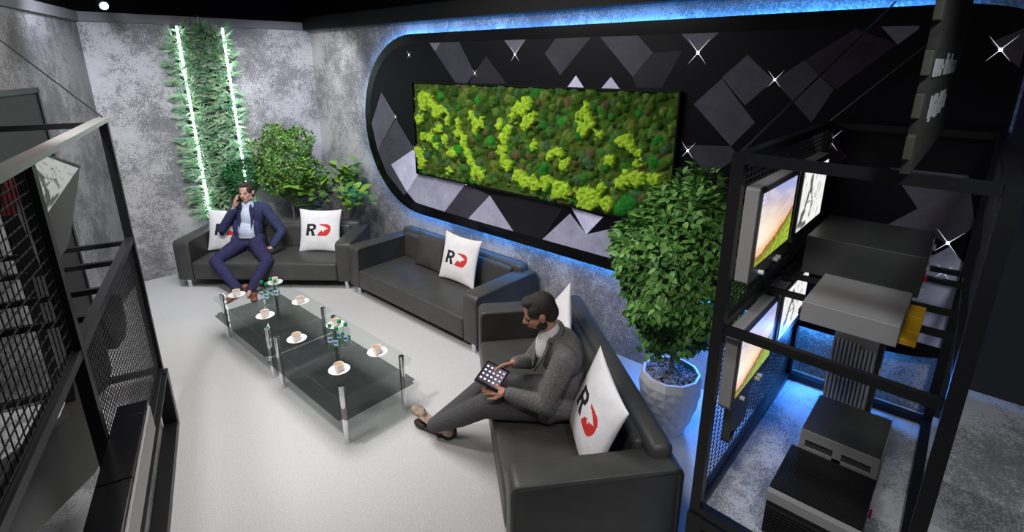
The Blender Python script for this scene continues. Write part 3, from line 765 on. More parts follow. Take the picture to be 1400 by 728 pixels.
# ------------------------------------------------------------------ display frames
def ywire(m, x0, x1, z0, z1, f, px_, pz_, w=.004, wz=None):
    """grid of flat wires; f(a,z) gives the 3-D point"""
    n = max(1, round((x1 - x0) / px_)); k = max(1, round((z1 - z0) / pz_))
    for i in range(n + 1): a = x0 + (x1 - x0) * i / n; m.bar(f(a, z0), f(a, z1), w, w, up=(1, 0, 0))
    for j in range(k + 1): z = z0 + (z1 - z0) * j / k; m.bar(f(x0, z), f(x1, z), w, wz or w)

ZT2, ZM = 2.34, 1.54
fr = thing('display_rack', 'black steel display frame on the right carrying grey cases and four lit screens', 'display rack', (2.205, .72, 0), 0)
def part(mb, name, mt, par, smooth=False):
    o = mb.build(name, mt, None, smooth); o.parent = par
    o.matrix_parent_inverse = (Matrix.Translation(par.location) @ Matrix.Rotation(par.rotation_euler.z, 4, 'Z')).inverted(); return o
P = [V((2.205, .72)), V((3.80, .72)), V((3.81, -.10)), V((2.17, -.115))]
def p3(p, z): return V((p.x, p.y, z))
for p in P: part(MB().box((p.x - .025, p.y - .025, ZP + .002), (p.x + .025, p.y + .025, ZT2)), 'post', M_frame, fr)
for i in range(4):
    a, b = P[i], P[(i + 1) % 4]; d = (b - a).normalized() * .026
    for z, w in ((ZT2 - .02, .045), (ZP + .027, .05)) : part(MB().bar(p3(a + d, z), p3(b - d, z), w, .04), 'rail', M_frame, fr)
    if i != 1: part(MB().bar(p3(a + d, ZM), p3(b - d, ZM), .03, .04), 'rail', M_frame, fr)
for x in (2.77, 3.05, 3.50, 3.70): part(MB().bar((x, .705, ZM + .012), (x, -.09, ZM + .012), .028, .028), 'shelf_rail', M_frame, fr)
m = MB(); ywire(m, 2.235, 3.775, .54, 2.29, lambda a, z: (a, .72, z), .055, .0265, .0035, .004); part(m, 'mesh_panel', M_mesh, fr)
m = MB(); ywire(m, 2.235, 3.78, 1.9, 2.29, lambda a, z: (a, -.105, z), .055, .05, .003); part(m, 'mesh_panel', M_mesh, fr)
part(MB().box((2.168, .672, .002), (2.245, .75, ZP - .002)), 'plinth_post', M_frame, fr)
part(MB().box((2.168, -.12, ZP - .06), (2.245, .67, ZP - .006)), 'plinth_rail', M_frame, fr)

# left frame, seen from behind its mesh
fl_ = thing('display_rack', 'black steel display frame on the left with wire mesh seen from above', 'display rack', (PL.x, PL.y, 0), azL)
def pf(mb, name, mt): return part(mb, name, mt, fl_)
for s, t in ((0, 0), (1.67, 0), (3.4, 0), (0, 1.8), (1.67, 1.8)):
    pf(MB().box((s - .024, -t - .024, ZP + .002), (s + .024, -t + .024, ZT2 - .004), M=ML), 'post', M_frame)
m = MB(); m.box((-.03, -.035, ZT2 - .004), (3.5, .035, ZT2 + .02), M=ML); pf(m, 'top_rail', M_rail_top)
for s0, s1 in ((.026, 1.644), (1.696, 3.38)):
    pf(MB().box((s0, -.022, ZM - .02), (s1, .022, ZM + .02), M=ML), 'rail', M_frame)
    pf(MB().box((s0, -.022, ZP + .004), (s1, .022, ZP + .045), M=ML), 'rail', M_frame)
for s in (0, 1.67): pf(MB().box((s - .02, -1.776, ZT2 - .04), (s + .02, -.036, ZT2 - .006), M=ML), 'rail', M_frame)
pf(MB().box((-.02, -1.776, ZP + .004), (.02, -.026, ZP + .04), M=ML), 'rail', M_frame)
for s in (.12, .52, .97, 1.33): pf(MB().box((s - .014, -1.78, ZM - .005), (s + .014, -.024, ZM + .024), M=ML), 'shelf_rail', M_frame)
m = MB(); ywire(m, 1.70, 3.38, ZM + .03, ZT2 - .01, lambda a, z: LP(a, 0, z), .045, .045, .004); pf(m, 'mesh_panel', M_mesh)
m = MB(); ywire(m, .03, 1.64, ZP + .05, ZM - .03, lambda a, z: LP(a, 0, z), .030, .030, .0035); pf(m, 'mesh_panel', M_mesh)
pf(MB().box((-.04, -.045, .0), (.045, .045, ZP - .0), M=ML), 'plinth_post', M_frame)
pf(MB().box((.047, -.045, .0), (4.1, .045, .07), M=ML), 'plinth_rail', M_frame)
pf(MB().box((.047, .0, ZP - .018), (4.1, .045, ZP - .004), M=ML), 'plinth_rail', M_frame)

# steel cables
for a, b, lab in (((2.205, .72, 2.345), (3.82, .50, 3.03), 'thin steel cable rising from the front left corner of the right frame'), ((3.80, .72, 2.345), (3.835, .22, 2.90), 'thin steel cable rising from the rear left corner of the right frame'),
                  ((.76, 4.22, 2.365), (.52, 5.75, 2.86), 'thin steel cable rising from the far corner of the left frame')):
    o = MB().cyl(a, b, .0045, n=8).build('cable', M_cable); tag(o, lab, 'cable', 'steel cables holding the frames')

# ------------------------------------------------------------------ equipment on the right frame
def ribbed(name, label, x0, y0, w, d, z0, h, label_cat='electronic case'):
    pass
def case(lab, lo, hi, mt, cat='electronic case', name='device_case'):
    c = ((lo[0] + hi[0]) / 2, (lo[1] + hi[1]) / 2, lo[2]); t = thing(name, lab, cat, c)
    return t
# ribbed black case on the platform
t = case('black ribbed case with grey stripe on the right platform, nearest the viewer', (2.297, .047, ZP), (2.715, .433, .74), None)
part(MB().box((2.300, .05, ZP + .001), (2.712, .430, .728), .004), 'housing', M_rib, t)
m = MB()
for k in range(27): x = 2.335 + k * .0141; m.box((x, .048, .728), (x + .0065, .432, .741))
part(m, 'top_ribs', M_rib, t)
m = MB()
for k in range(9): z = ZP + .012 + k * .0185; m.box((2.288, .055, z), (2.300, .425, z + .009))
part(m, 'front_ribs', M_rib, t)
part(MB().box((2.288, .047, .690), (2.322, .433, .742), .002), 'front_stripe', M_alu, t)
part(MB().box((2.60, .036, .60), (2.63, .047, .63), .002), 'switch', M_redbit, t)
# plain box behind it
t = case('dark box with grey front and two slots, behind the black ribbed case', (2.797, .055, ZP), (3.20, .414, .80), None)
part(MB().box((2.80, .056, ZP + .001), (3.203, .413, .797), .003), 'housing', M_alu_d, t)
m = MB()
m.box((2.790, .056, .745), (2.799, .413, .799)); m.box((2.790, .056, ZP + .02), (2.799, .085, .745)); m.box((2.790, .385, ZP + .02), (2.799, .413, .745)); m.box((2.790, .215, ZP + .02), (2.799, .255, .745)); m.box((2.790, .085, ZP + .02), (2.799, .385, .70))
part(m, 'front_plate', M_alu, t)
part(MB().box((2.83, .048, .60), (3.17, .056, .78)), 'side_plate', M_alu, t)
# tall finned heat sink unit
t = case('tall grey unit with vertical cooling fins standing behind the dark box', (3.515, .20, ZP), (3.74, .444, 1.08), None)
part(MB().box((3.53, .205, ZP + .001), (3.72, .44, 1.085), .004), 'housing', M_alu, t)
m = MB()
for k in range(11): y = .212 + k * .0218; m.box((3.508, y, ZP + .03), (3.532, y + .010, 1.04 if k > 3 else 1.01))
part(m, 'cooling_fins', M_fin, t)
part(MB().box((3.56, .180, ZP + .001), (3.70, .204, 1.05), .003), 'side_panel', M_alu_d, t)
part(MB().box((3.545, .172, .80), (3.57, .180, .83)), 'red_switch', M_redbit, t); part(MB().box((3.545, .172, .86), (3.57, .180, .90)), 'connector', M_port, t)
# light grey case on the shelf rails
zs = ZM + .0275
t = case('light grey case lying on the front shelf rails of the right frame', (2.462, .089, zs), (3.08, .453, 1.667), None)
part(MB().box((2.462, .089, zs + .001), (2.893, .453, 1.665), .003), 'housing', M_alu, t)
part(MB().box((2.893, .10, zs + .001), (3.06, .44, zs + .05), .003), 'rear_bracket', M_alu_d, t)
part(MB().box((2.52, .453, zs + .002), (2.86, .475, zs + .03), .002), 'side_flange', M_alu_d, t)
t = case('yellow connector block clipped to the right side of the light grey case', (2.50, .03, zs), (2.94, .088, zs + .03), None, 'connector block', 'connector_block')
for k in range(5): part(MB().box((2.51 + k * .086, .028, zs + .001 - .0), (2.59 + k * .086, .087, zs + .028 + .006 * (k % 2)), .003), 'yellow_module', M_yellow, t)
# big dark case
t = case('large dark grey case on the rear shelf rails of the right frame', (3.047, .069, zs), (3.585, .608, 1.772), None)
part(MB().box((3.10, .073, zs + .001), (3.64, .604, 1.785), .004), 'housing', M_alu_d, t)
for k, (z, mt) in enumerate(((1.60, M_port), (1.63, M_redbit), (1.66, M_port), (1.69, M_port), (1.73, M_port))):
    part(MB().box((3.14 + k * .09, .058, z - .012), (3.19 + k * .09, .073, z + .012), .002), 'connector', mt, t)

# screens
def sunset(u, v):
    sky = lerp((1.0, .62, .30), (.36, .42, .75), max(0, min(1, (v - .35) * 1.5 + .25 * (u - .4))))
    g = max(0, 1 - math.hypot((u - .12) * 1.2, (v - .42) * 1.6) * 1.3); sky = lerp(sky, (1.0, .93, .75), g)
    w = noise.noise(V((u * 3 + v * 5, v * 9 - u * 3, 1))); sky = lerp(sky, (1, .85, .75), max(0, w) * .6)
    hill = .13 + .42 * u ** 1.6 + .02 * noise.noise(V((u * 9, 0, 0)))
    if v < hill:
        gr = max(0, noise.noise(V((u * 26, v * 30, 2)))); d = hill - v
        return lerp((.22, .07, .02), (.25, .38, .03), min(1, d * 5)) if gr < .12 else lerp((.35, .16, .03), (.5, .62, .08), min(1, d * 5))
    if v < hill + .10 and u < .7: return lerp(sky, (.9, .38, .12), .5)
    if u < .10 and (v * 14) % 1 < .45 and v > .3 and (u * 30) % 1 > .3: return (.9, .92, .98)
    return tuple(min(1.0, c) for c in sky)
def sketch(u, v):
    b = .93 - .15 * max(0, noise.noise(V((u * 4, v * 4, 3))))
    def seg(x0, y0, x1, y1, w):
        dx, dy = x1 - x0, y1 - y0; t = max(0, min(1, ((u - x0) * dx + (v - y0) * dy) / (dx * dx + dy * dy))); return math.hypot(u - x0 - t * dx, (v - y0 - t * dy)) < w
    dark = any(seg(*q) for q in ((.34, .84, .36, .62, .055), (.30, .60, .20, .30, .035), (.40, .58, .52, .34, .018), (.20, .30, .08, .12, .06), (.52, .34, .44, .16, .02), (.30, .42, .46, .40, .014), (.06, .10, .30, .05, .05), (.72, .66, .62, .42, .010), (.80, .60, .70, .36, .008), (.62, .42, .72, .40, .008)))
    if dark: b = .10 + .3 * max(0, noise.noise(V((u * 20, v * 20, 1))))
    elif noise.noise(V((u * 12, v * 9, 7))) > .33: b *= .6
    return (b, b, b * .99)
def screen(par, f, o, du, dv, fn, name='screen', n=44, chop=0.0):
    """o origin corner, du/dv spanning vectors"""
    verts, faces, cols = [], [], []; o = V(o); du = V(du); dv = V(dv); q = int(n * .75)
    for j in range(q + 1):
        for i in range(n + 1):
            u, v = i / n, j / q; verts.append(o + du * u + dv * v); cols.append(fn(u, v))
    for j in range(q):
        for i in range(n):
            a = j * (n + 1) + i; faces.append((a, a + 1, a + n + 2, a + n + 1))
    ob = pyd(name, verts, faces, M_screen, None, False, cols=cols)
    ob.parent = par; ob.matrix_parent_inverse = (Matrix.Translation(par.location) @ Matrix.Rotation(par.rotation_euler.z, 4, 'Z')).inverted(); return ob
def monitor(lab, x0, x1, z0, z1, fn, chamfer, knobs, sx=(.05, .06), sz=(.05, .03)):
    y0 = .695; y1 = .640
    t = thing('monitor', lab, 'monitor', ((x0 + x1) / 2, y0, z0), 0, 'monitors on the right mesh panel'); c = chamfer
    Pm = [(x0 + c, z0), (x1 - c, z0), (x1, z0 + c), (x1, z1 - c), (x1 - c, z1), (x0 + c, z1), (x0, z1 - c), (x0, z0 + c)]
    m = MB(); m.prism([(x, y0, z) for x, z in Pm], (0, y1 - y0, 0)); part(m, 'housing', M_bezel_l, t)
    k = .006; Pi = [(x0 + c + k, z0 + k), (x1 - c - k, z0 + k), (x1 - k, z0 + c + k), (x1 - k, z1 - c - k), (x1 - c - k, z1 - k), (x0 + c + k, z1 - k), (x0 + k, z1 - c - k), (x0 + k, z0 + c + k)]
    m = MB(); m.prism([(x, y1, z) for x, z in Pi], (0, -.006, 0)); part(m, 'bezel', M_bezel, t)
    screen(t, None, (x0 + sx[0], y1 - .008, z0 + sz[0]), (x1 - x0 - sx[0] - sx[1], 0, 0), (0, 0, z1 - z0 - sz[0] - sz[1]), fn)
    for kx in knobs: part(MB().cyl((kx, y1 - .006, z0 + .028), (kx, y1 - .028, z0 + .028), .011, n=14), 'knob', M_port, t, True)
    part(MB().box(((x0 + x1) / 2 - .05, y0, (z0 + z1) / 2 - .05), ((x0 + x1) / 2 + .05, .716, (z0 + z1) / 2 + .05)), 'wall_mount', M_frame, t)
monitor('upper monitor showing a glowing sunset over a green hill', 2.25, 2.86, 1.755, 2.195, sunset, .012, (2.38, 2.60, 2.64), (.04, .05), (.075, .03))
monitor('upper monitor showing a white black-and-white sketch', 2.90, 3.55, 1.775, 2.185, sketch, .03, (), (.06, .07))
monitor('lower monitor showing a glowing sunset over a green hill', 2.25, 2.86, 1.085, 1.515, sunset, .035, (2.38, 2.60, 2.64), (.035, .05), (.07, .035))
monitor('lower monitor showing a white black-and-white sketch', 2.90, 3.55, 1.13, 1.50, sketch, .03, (), (.06, .07))
for x0, lab in ((2.42, 'dark rounded bracket arm below the lower sunset monitor'),):
    t = thing('bracket_arm', lab, 'bracket', (x0, .69, .80)); m = MB(); m.cyl((x0, .70, .84), (x0, .66, .84), .035, n=18); m.box((x0 - .035, .66, .84), (x0 + .22, .70, 1.07), .004); part(m, 'arm_plate', M_bezel, t)

# monitors and cases on the left frame
def plate(lab, pts, t, th, mt, name='monitor', scr=None, grp=None):
    c = LP(pts[0][0], t, 0); q = thing(name, lab, 'monitor', (c.x, c.y, min(z for s, z in pts)), 0, grp)
    m = MB(); d = vL * th; m.prism([LP(s, t, z) for s, z in pts], (d.x, d.y, 0)); part(m, 'housing', mt, q)
    if scr: 
        m = MB(); d2 = -vL * .006; m.prism([LP(s, t, z) for s, z in scr[1]], (d2.x, d2.y, 0)); part(m, 'bezel', M_frame, q)
        n = 26; verts, faces, cols = [], [], []
        A, B, D_, E_ = [V((s, z, 0)) for s, z in scr[0]]   # TL TR BR BL
        for j in range(n + 1):
            for i in range(n + 1):
                u, v = i / n, j / n; w = (E_.lerp(D_, u)).lerp(A.lerp(B, u), v); verts.append(LP(w.x, t - .008, w.y)); k = tuple(x * .42 for x in sketch(u, v)); cols.append(k)
        for j in range(n):
            for i in range(n): a = j * (n + 1) + i; faces.append((a, a + 1, a + n + 2, a + n + 1))
        ob = pyd('screen', verts, faces, M_screen, None, False, cols=cols); ob.parent = q; ob.matrix_parent_inverse = Matrix.Translation(-q.location)
    return q
plate('tilted grey monitor with white sketch screen at the top of the left frame', [(.23, 2.10), (.98, 2.295), (1.26, 2.295), (1.45, 2.10), (1.35, 1.80), (1.18, 1.785), (.95, 1.785), (.84, 1.805)], .12, .05, M_bezel,
      scr=([(1.30, 2.255), (.92, 2.262), (.34, 2.10), (1.10, 2.02)], [(.235, 2.10), (.97, 2.285), (1.38, 2.285), (1.36, 1.96), (1.15, 1.97), (1.0, 2.075)]))
plate('large dark grey slanted monitor back with cut corners below the left frame crossbar', [(1.335, 1.33), (1.40, 1.175), (1.506, 1.172), (1.936, 1.334), (2.75, 1.64), (2.75, 1.36), (2.148, 1.10), (1.42, .775), (1.22, .72), (1.16, 1.10)], .12, .04, M_alu_d, 'monitor')
plate('dark grey monitor back seen through the lower mesh, nearer the far corner post', [(.66, 1.325), (.34, 1.28), (-.0, 1.15), (.03, .93), (.18, .90), (.43, .95)], .12, .05, M_alu_d, 'monitor')
plate('dark grey monitor back seen through the lower mesh, beside the middle post', [(1.06, 1.28), (.80, 1.315), (.69, 1.24), (.68, .95), (.80, .90), (1.10, 1.0)], .12, .05, M_alu_d, 'monitor')
t = thing('device_case', 'long glossy black case fixed along the outside of the left frame', 'electronic case', LP(1.45, -.1, 1.02))
for k, (a, b) in enumerate(((1.42, 1.53), (1.533, 2.0), (2.003, 3.4))): part(MB().box((a, .026, 1.03), (b, .150, 1.105 - .004 * (k == 0)), .004, M=ML), 'housing_section', M_gloss, t)
part(MB().box((1.47, .151, .955), (3.4, .162, 1.09), .002, M=ML), 'side_strip', M_alu, t)
part(MB().box((1.43, .03, 1.02), (3.38, .145, 1.03), M=ML), 'base_plate', M_frame, t)
t = thing('device_case', 'dark grey case on the shelf rails seen through the upper mesh of left frame', 'electronic case', LP(1.15, .8, ZM + .025))
part(MB().box((.50, -1.25, ZM + .0245), (1.36, -.55, 1.78), .005, M=ML), 'housing', M_alu_d, t)
part(MB().box((.55, -.549, ZM + .03), (1.30, -.535, 1.75), .003, M=ML), 'front_plate', M_alu, t)
t = thing('device_case', 'dark case with pink glint on the platform inside the left frame', 'electronic case', LP(1.2, 1.0, ZP + .0))
part(MB().box((.75, -1.35, ZP + .001), (1.75, -.75, .95), .006, M=ML), 'housing', M_alu_d, t)
part(MB().box((1.76, -1.30, ZP + .03), (1.77, -.80, .90), .003, M=ML), 'front_plate', M_rib, t)

# hanging sign above the right frame
t = thing('hanging_sign', 'dark upright sign board with two lines of white lettering, seen edge on', 'sign', (2.85, .145, 2.36))
part(MB().box((2.12, .147, 2.345), (3.56, .175, 3.5)), 'board', noisy(mat('dark_timber', rough=.8), (.004, .004, .003), (.018, .017, .013), 22, .4, .7, 6), t)
rs = random.Random(2)
for z0, x0, x1, dash in ((2.655, 2.14, 3.20, .30), (2.512, 2.30, 3.02, -1)):
    x = x0; k = 0
    while x < x1:
        if not (dash > 0 and x0 + dash < x < x0 + dash + .12):
            h = .055 if rs.random() > .25 else .078; lo_ = -.014 if rs.random() < .12 else 0
            m = MB(); m.box((x, .141, z0 + lo_), (x + .014, .147, z0 + h))
            if rs.random() < .7: zz = z0 + rs.choice((0, .024, .043)); m.box((x + .0135, .141, zz), (x + .036, .147, zz + .012))
            part(m, 'letter', M_letter, t)
        x += .044; k += 1
    if dash > 0: part(MB().box((x0 + dash + .02, .141, z0 + .024), (x0 + dash + .10, .147, z0 + .036)), 'letter', M_letter, t)
for z in (2.40, 2.53, 2.66, 2.82): part(MB().box((2.06, .15, z), (2.118, .172, z + .075), .003), 'edge_block', M_olive, t)

# ------------------------------------------------------------------ people
def hand(mb, wrist, fwd, back, curl=.5, side=1, sc=1.0, spread=.0):
    """wrist point, direction of the fingers, direction out of the back of the hand; side=1 puts the thumb on fwd x back side"""
    f = V(fwd).normalized(); n = V(back); n = (n - f * n.dot(f)).normalized(); s = f.cross(n) * side
    w = V(wrist)
    for k in range(4):
        a = (k - 1.5) * .0195 * sc
        kn = w + f * (.088 - .004 * abs(k - 1.2)) * sc + s * a
        mb.cap(w + f * .012 * sc + s * a * .55, .0135 * sc, kn, .0112 * sc, 10)
        L = (.040, .046, .042, .033)[3 - k if False else k] * sc; d = f.copy(); p = kn; r = .0088 * sc
        d = (f + s * (k - 1.5) * -.0 + s * (1.5 - k) * -spread).normalized()
        for q in range(3):
            ang = curl * (.55, .75, .5)[q]; d = (d * cos(ang) - n * sin(ang)).normalized(); e = p + d * L * (1, .66, .5)[q]
            mb.cap(p, r, e, r * .90, 8); p = e; r *= .90
    th0 = w + f * .022 * sc + s * .022 * sc - n * .004; d = (f * .75 + s * .62 - n * .25).normalized(); e = th0 + d * .042 * sc
    mb.cap(th0, .0135 * sc, e, .0112 * sc, 8); d2 = (f * .95 + s * .18 - n * .3 * curl).normalized(); e2 = e + d2 * .030 * sc; mb.cap(e, .0108 * sc, e2, .0095 * sc, 8)
    e3 = e2 + (d2 - n * .1).normalized() * .022 * sc; mb.cap(e2, .0095 * sc, e3, .0080 * sc, 8)
    return (w, f, n, s)

def head_frame(c, face, up=(0, 0, 1), s=1.0):
    y = V(face).normalized(); z = V(up); z = (z - y * z.dot(y)).normalized(); x = y.cross(z)
    M = Matrix((x, y, z)).transposed().to_4x4() @ Matrix.Diagonal((s, s, s, 1)); M.translation = V(c); return M

def head(mb, M):
    E = lambda c, r, n=20: mb.ell(c, r, n, M=M)
    E((0, -.012, .032), (.074, .094, .084)); E((0, .018, -.030), (.060, .070, .078)); E((0, .048, -.075), (.034, .034, .030)); E((0, .062, -.088), (.018, .018, .016))
    E((0, .062, .012), (.050, .024, .014)); E((.034, .050, -.020), (.024, .028, .022)); E((-.034, .050, -.020), (.024, .028, .022))
    E((0, .078, -.052), (.024, .014, .016)); E((.044, .01, -.058), (.02, .035, .028)); E((-.044, .01, -.058), (.02, .035, .028))
    T = lambda p: M @ V(p); s = M.to_scale().x
    mb.cap(T((0, .080, .014)), .0085 * s, T((0, .103, -.022)), .0125 * s, 10); mb.ell((.010, .090, -.027), (.009, .011, .008), 10, M=M); mb.ell((-.010, .090, -.027), (.009, .011, .008), 10, M=M)
    for q in (1, -1):
        mb.ell((q * .076, -.008, -.004), (.008, .018, .030), 12, M=M); mb.ell((q * .080, -.014, .006), (.008, .020, .020), 12, M=M)
def face_bits(par, M, brow=M_hair, s=1):
    for q in (1, -1):
        m = MB(); m.ell((q * .031, .0755, -.002), (.0125, .008, .0052), 12, M=M); o = m.build('eye', M_eye); o.parent = par
        m = MB(); m.cap(M @ V((q * .014, .0865, .017)), .0035, M @ V((q * .048, .074, .020)), .0028, 8); o = m.build('eyebrow', brow); o.parent = par
    m = MB(); m.ell((0, .0905, -.050), (.022, .006, .0042), 14, M=M); m.ell((0, .0890, -.0565), (.018, .006, .0045), 14, M=M); o = m.build('lips', M_lip); o.parent = par

def hairmesh(name, M, mt, par, lo=.018, short=1.0):
    mb = MB()
    mb.ell((0, -.022, .040), (.0805, .094, .087), 24, M=M); mb.ell((0, -.055, -.01), (.068, .060, .070), 20, M=M); mb.ell((0, .028, .098), (.052, .052, .026), 18, M=M)
    mb.ell((.052, .004, .040), (.029, .060, .045), 16, M=M); mb.ell((-.052, .004, .040), (.029, .060, .045), 16, M=M)
    o = remesh(name, mb, mt, par, .005, 2); return o

def finish(o, S):
    return o

# ---- person 1: navy suit, on the far sofa, built in that sofa's frame
MS1 = sofa_mat(S1)
per = thing('person', 'person in navy suit and pale blue shirt sitting on far sofa, hand at temple', 'person', MS1 @ V((.72, .45, .36)))
def put(o, MS, per): o.parent = per; o.matrix_parent_inverse = Matrix.Translation(-per.location); o.matrix_basis = MS; return o
DY = V((0, -.085, 0))
sh1, sh2 = V((.545, .515, .885)), V((.935, .525, .895)); nk = V((.745, .515, .975)); hc = V((.742, .49, 1.110))
el1, wr1 = V((.435, .35, .665)), V((.625, .370, .955)); el2, wr2 = V((1.165, .42, .625)), V((1.10, .22, .470))
hp1, hp2 = V((.615, .42, .465)), V((.80, .42, .465)); kn1, kn2 = V((.53, -.04, .385)), V((1.16, -.02, .39)); an1, an2 = V((.85, -.20, .10)), V((1.0, -.18, .10))
Mh = head_frame(hc, (-.04, -1, .02), (-.06, 0, 1), 1.07)
b = MB(); head(b, Mh); b.cap(nk - V((0, -.01, .04)), .056, hc + V((0, .01, -.05)), .050)
b.ell((.73, 0.505, .80), (.13, .07, .15)); b.ell((.71, 0.485, .60), (.12, .07, .14)); b.cap(hp1, .07, hp2, .07)
for s_, e_, w_ in ((sh1, el1, wr1), (sh2, el2, wr2)): b.cap(nk - V((0, 0, .06)), .05, s_, .052); b.cap(s_, .048, e_, .038); b.cap(e_, .037, w_, .024)
for h_, k_, a_ in ((hp1, kn1, an1), (hp2, kn2, an2)): b.cap(h_, .065, k_, .045); b.cap(k_, .045, a_, .030); b.cap(a_, .030, a_ + V((.0, -.08, -.055)), .022)
hand(b, wr1, (.30, -.05, .95), (-.75, -.65, .05), .35, 1, .95, .05)
hand(b, wr2, (-.95, .05, -.18), (.0, -.25, 1), .30, 1, .95, .08)
o = remesh('body', b, M_skin, None, .0052, 2); put(o, MS1, per); bd = o
Mw = MS1
def onhead(fn, *a):
    pass
for nm in ('x',):
    tmp = thing('tmp', '', ''); 
    face_bits(tmp, Mh, M_hair1); hr = hairmesh('hair', Mh, M_hair1, None)
    for ch in children(tmp): put(ch, MS1, per)
    put(hr, MS1, per); bpy.data.objects.remove(tmp)
sh = MB(); sh.ell((.735, 0.470, .80), (.115, .095, .17)); sh.ell((.715, 0.440, .62), (.13, .10, .15)); sh.cap((.742, 0.500, .985), .062, (.74, 0.495, .94), .075)
sh.ell((.71, 0.445, .53), (.14, .10, .08))
put(remesh('shirt', sh, M_shirt, None, .007, 2), MS1, per)
m = MB(); 
for q in (1, -1): m.prism([(.742, 0.438, .975), (.742 + q * .052, 0.450, 1.0), (.742 + q * .060, 0.445, .968), (.742 + q * .030, 0.427, .935)], (0, -.006, 0))
put(m.build('shirt_collar', M_shirt, None, False), MS1, per)
j = MB()
j.ell((.735, 0.540, .80), (.175, .090, .19)); j.ell((.715, 0.515, .60), (.165, .095, .16))
for q, sx in ((1, sh2), (-1, sh1)):
    j.ell((.737 + q * .115, 0.490, .82), (.068, .088, .15)); j.ell((.715 + q * .135, 0.450, .64), (.05, .085, .15)); j.ell((.715 + q * .165, 0.415, .50), (.045, .10, .09))
    j.cap(nk + V((q * .05, .02, -.035)), .045, sx, .066)
j.cap(sh1, .068, el1, .056); j.cap(el1, .056, wr1 - V((.012, -.002, .045)), .040); j.cap(sh2, .068, el2, .056); j.cap(el2, .056, wr2 + V((.015, .03, .022)), .042)
put(remesh('suit_jacket', j, M_navy, None, .0075, 3), MS1, per)
m = MB()
for q in (1, -1): m.prism([(.742 + q * .060, 0.430, .985), (.737 + q * .115, 0.415, .90), (.737 + q * .098, 0.393, .80), (.722 + q * .075, 0.367, .66), (.737 + q * .062, 0.395, .80), (.742 + q * .045, 0.415, .92)], (0, -.007, 0))
put(m.build('lapel', M_navy2, None, False), MS1, per)
tr = MB(); tr.ell((.71, 0.445, .475), (.165, .13, .085)); 
for h_, k_, a_ in ((hp1, kn1, an1), (hp2, kn2, an2)): tr.cap(h_, .100, h_.lerp(k_, .5), .092); tr.cap(h_.lerp(k_, .5), .092, k_, .070); tr.cap(k_, .070, k_.lerp(a_, .5), .066); tr.cap(k_.lerp(a_, .5), .066, a_ + V((0, 0, -.012)), .053)
put(remesh('trousers', tr, M_navy2, None, .0075, 3), MS1, per)
put(MB().box((.57, .335, .528), (.85, .36, .548), .004).build('belt', M_dshoe, None, False), MS1, per)
def shoe(heel, toe, mt, tilt=0, w=.040, sole=True):
    mb = MB(); h = V(heel); t = V(toe); d = (t - h); L = d.length; d.normalize(); 
    s = d.cross(V((0, 0, 1))).normalized(); n = s.cross(d)
    Mx = Matrix((s, d, n)).transposed().to_4x4(); Mx.translation = h
    mb.ell((0, -0.050, .035), (w * .85, .055, .040), M=Mx); mb.ell((0, 0.030, .030), (w, .085, .034), M=Mx); mb.ell((0, L - .055, .026), (w * 1.02, .070, .026), M=Mx); mb.ell((0, -0.055, .065), (w * .8, .05, .04), M=Mx)
    mb.box((-w * .85, -.012, .0), (w * .85, .07, .022), .006, M=Mx); mb.box((-w * .92, .04, .004), (w * .92, L - .03, .020), .008, M=Mx)
    return remesh('shoe', mb, mt, None, .006, 2)
put(shoe((.860, -.135, .004), (.80, -.41, .004), M_brownshoe), MS1, per); put(shoe((.985, -.12, .004), (1.12, -.36, .004), M_brownshoe), MS1, per)

# ---- person 2: grey tweed jacket, side on, on the nearest sofa
MS3 = sofa_mat(S3)
per2 = thing('person', 'person in grey jacket with elbow patches on nearest sofa, holding a tablet', 'person', MS3 @ V((1.22, .3, .36)))
shN, shF = V((1.405, .455, .865)), V((1.04, .47, .885)); nk = V((1.22, .425, .965)); hc = V((1.215, .325, 1.115))
elN, wrN = V((1.465, .315, .585)), V((1.375, .075, .640)); elF, wrF = V((1.00, .30, .62)), V((1.135, .165, .705))
hN, hF = V((1.325, .42, .455)), V((1.125, .42, .455)); kN, kF = V((1.245, -.055, .46)), V((1.06, -.03, .47)); aN, aF = V((1.005, -.375, .15)), V((.93, -.37, .10))
Mh2 = head_frame(hc, (-.10, -1, -.42), (0, -.3, 1), 1.12)
b = MB(); head(b, Mh2); b.cap(nk + V((0, .0, -.03)), .060, hc + V((0, .045, -.055)), .052)
b.ell((1.22, .47, .79), (.13, .075, .15)); b.ell((1.22, .47, .60), (.12, .08, .14)); b.cap(hN, .07, hF, .07)
for s_, e_, w_ in ((shN, elN, wrN), (shF, elF, wrF)): b.cap(nk - V((0, 0, .06)), .05, s_, .052); b.cap(s_, .042, e_, .034); b.cap(e_, .034, w_, .026)
for h_, k_, a_ in ((hN, kN, aN), (hF, kF, aF)): b.cap(h_, .065, k_, .045); b.cap(k_, .045, a_, .030)
b.cap(aN, .030, aN + V((-.05, -.06, -.01)), .024); b.cap(aF, .030, aF + V((-.04, -.06, -.04)), .022)
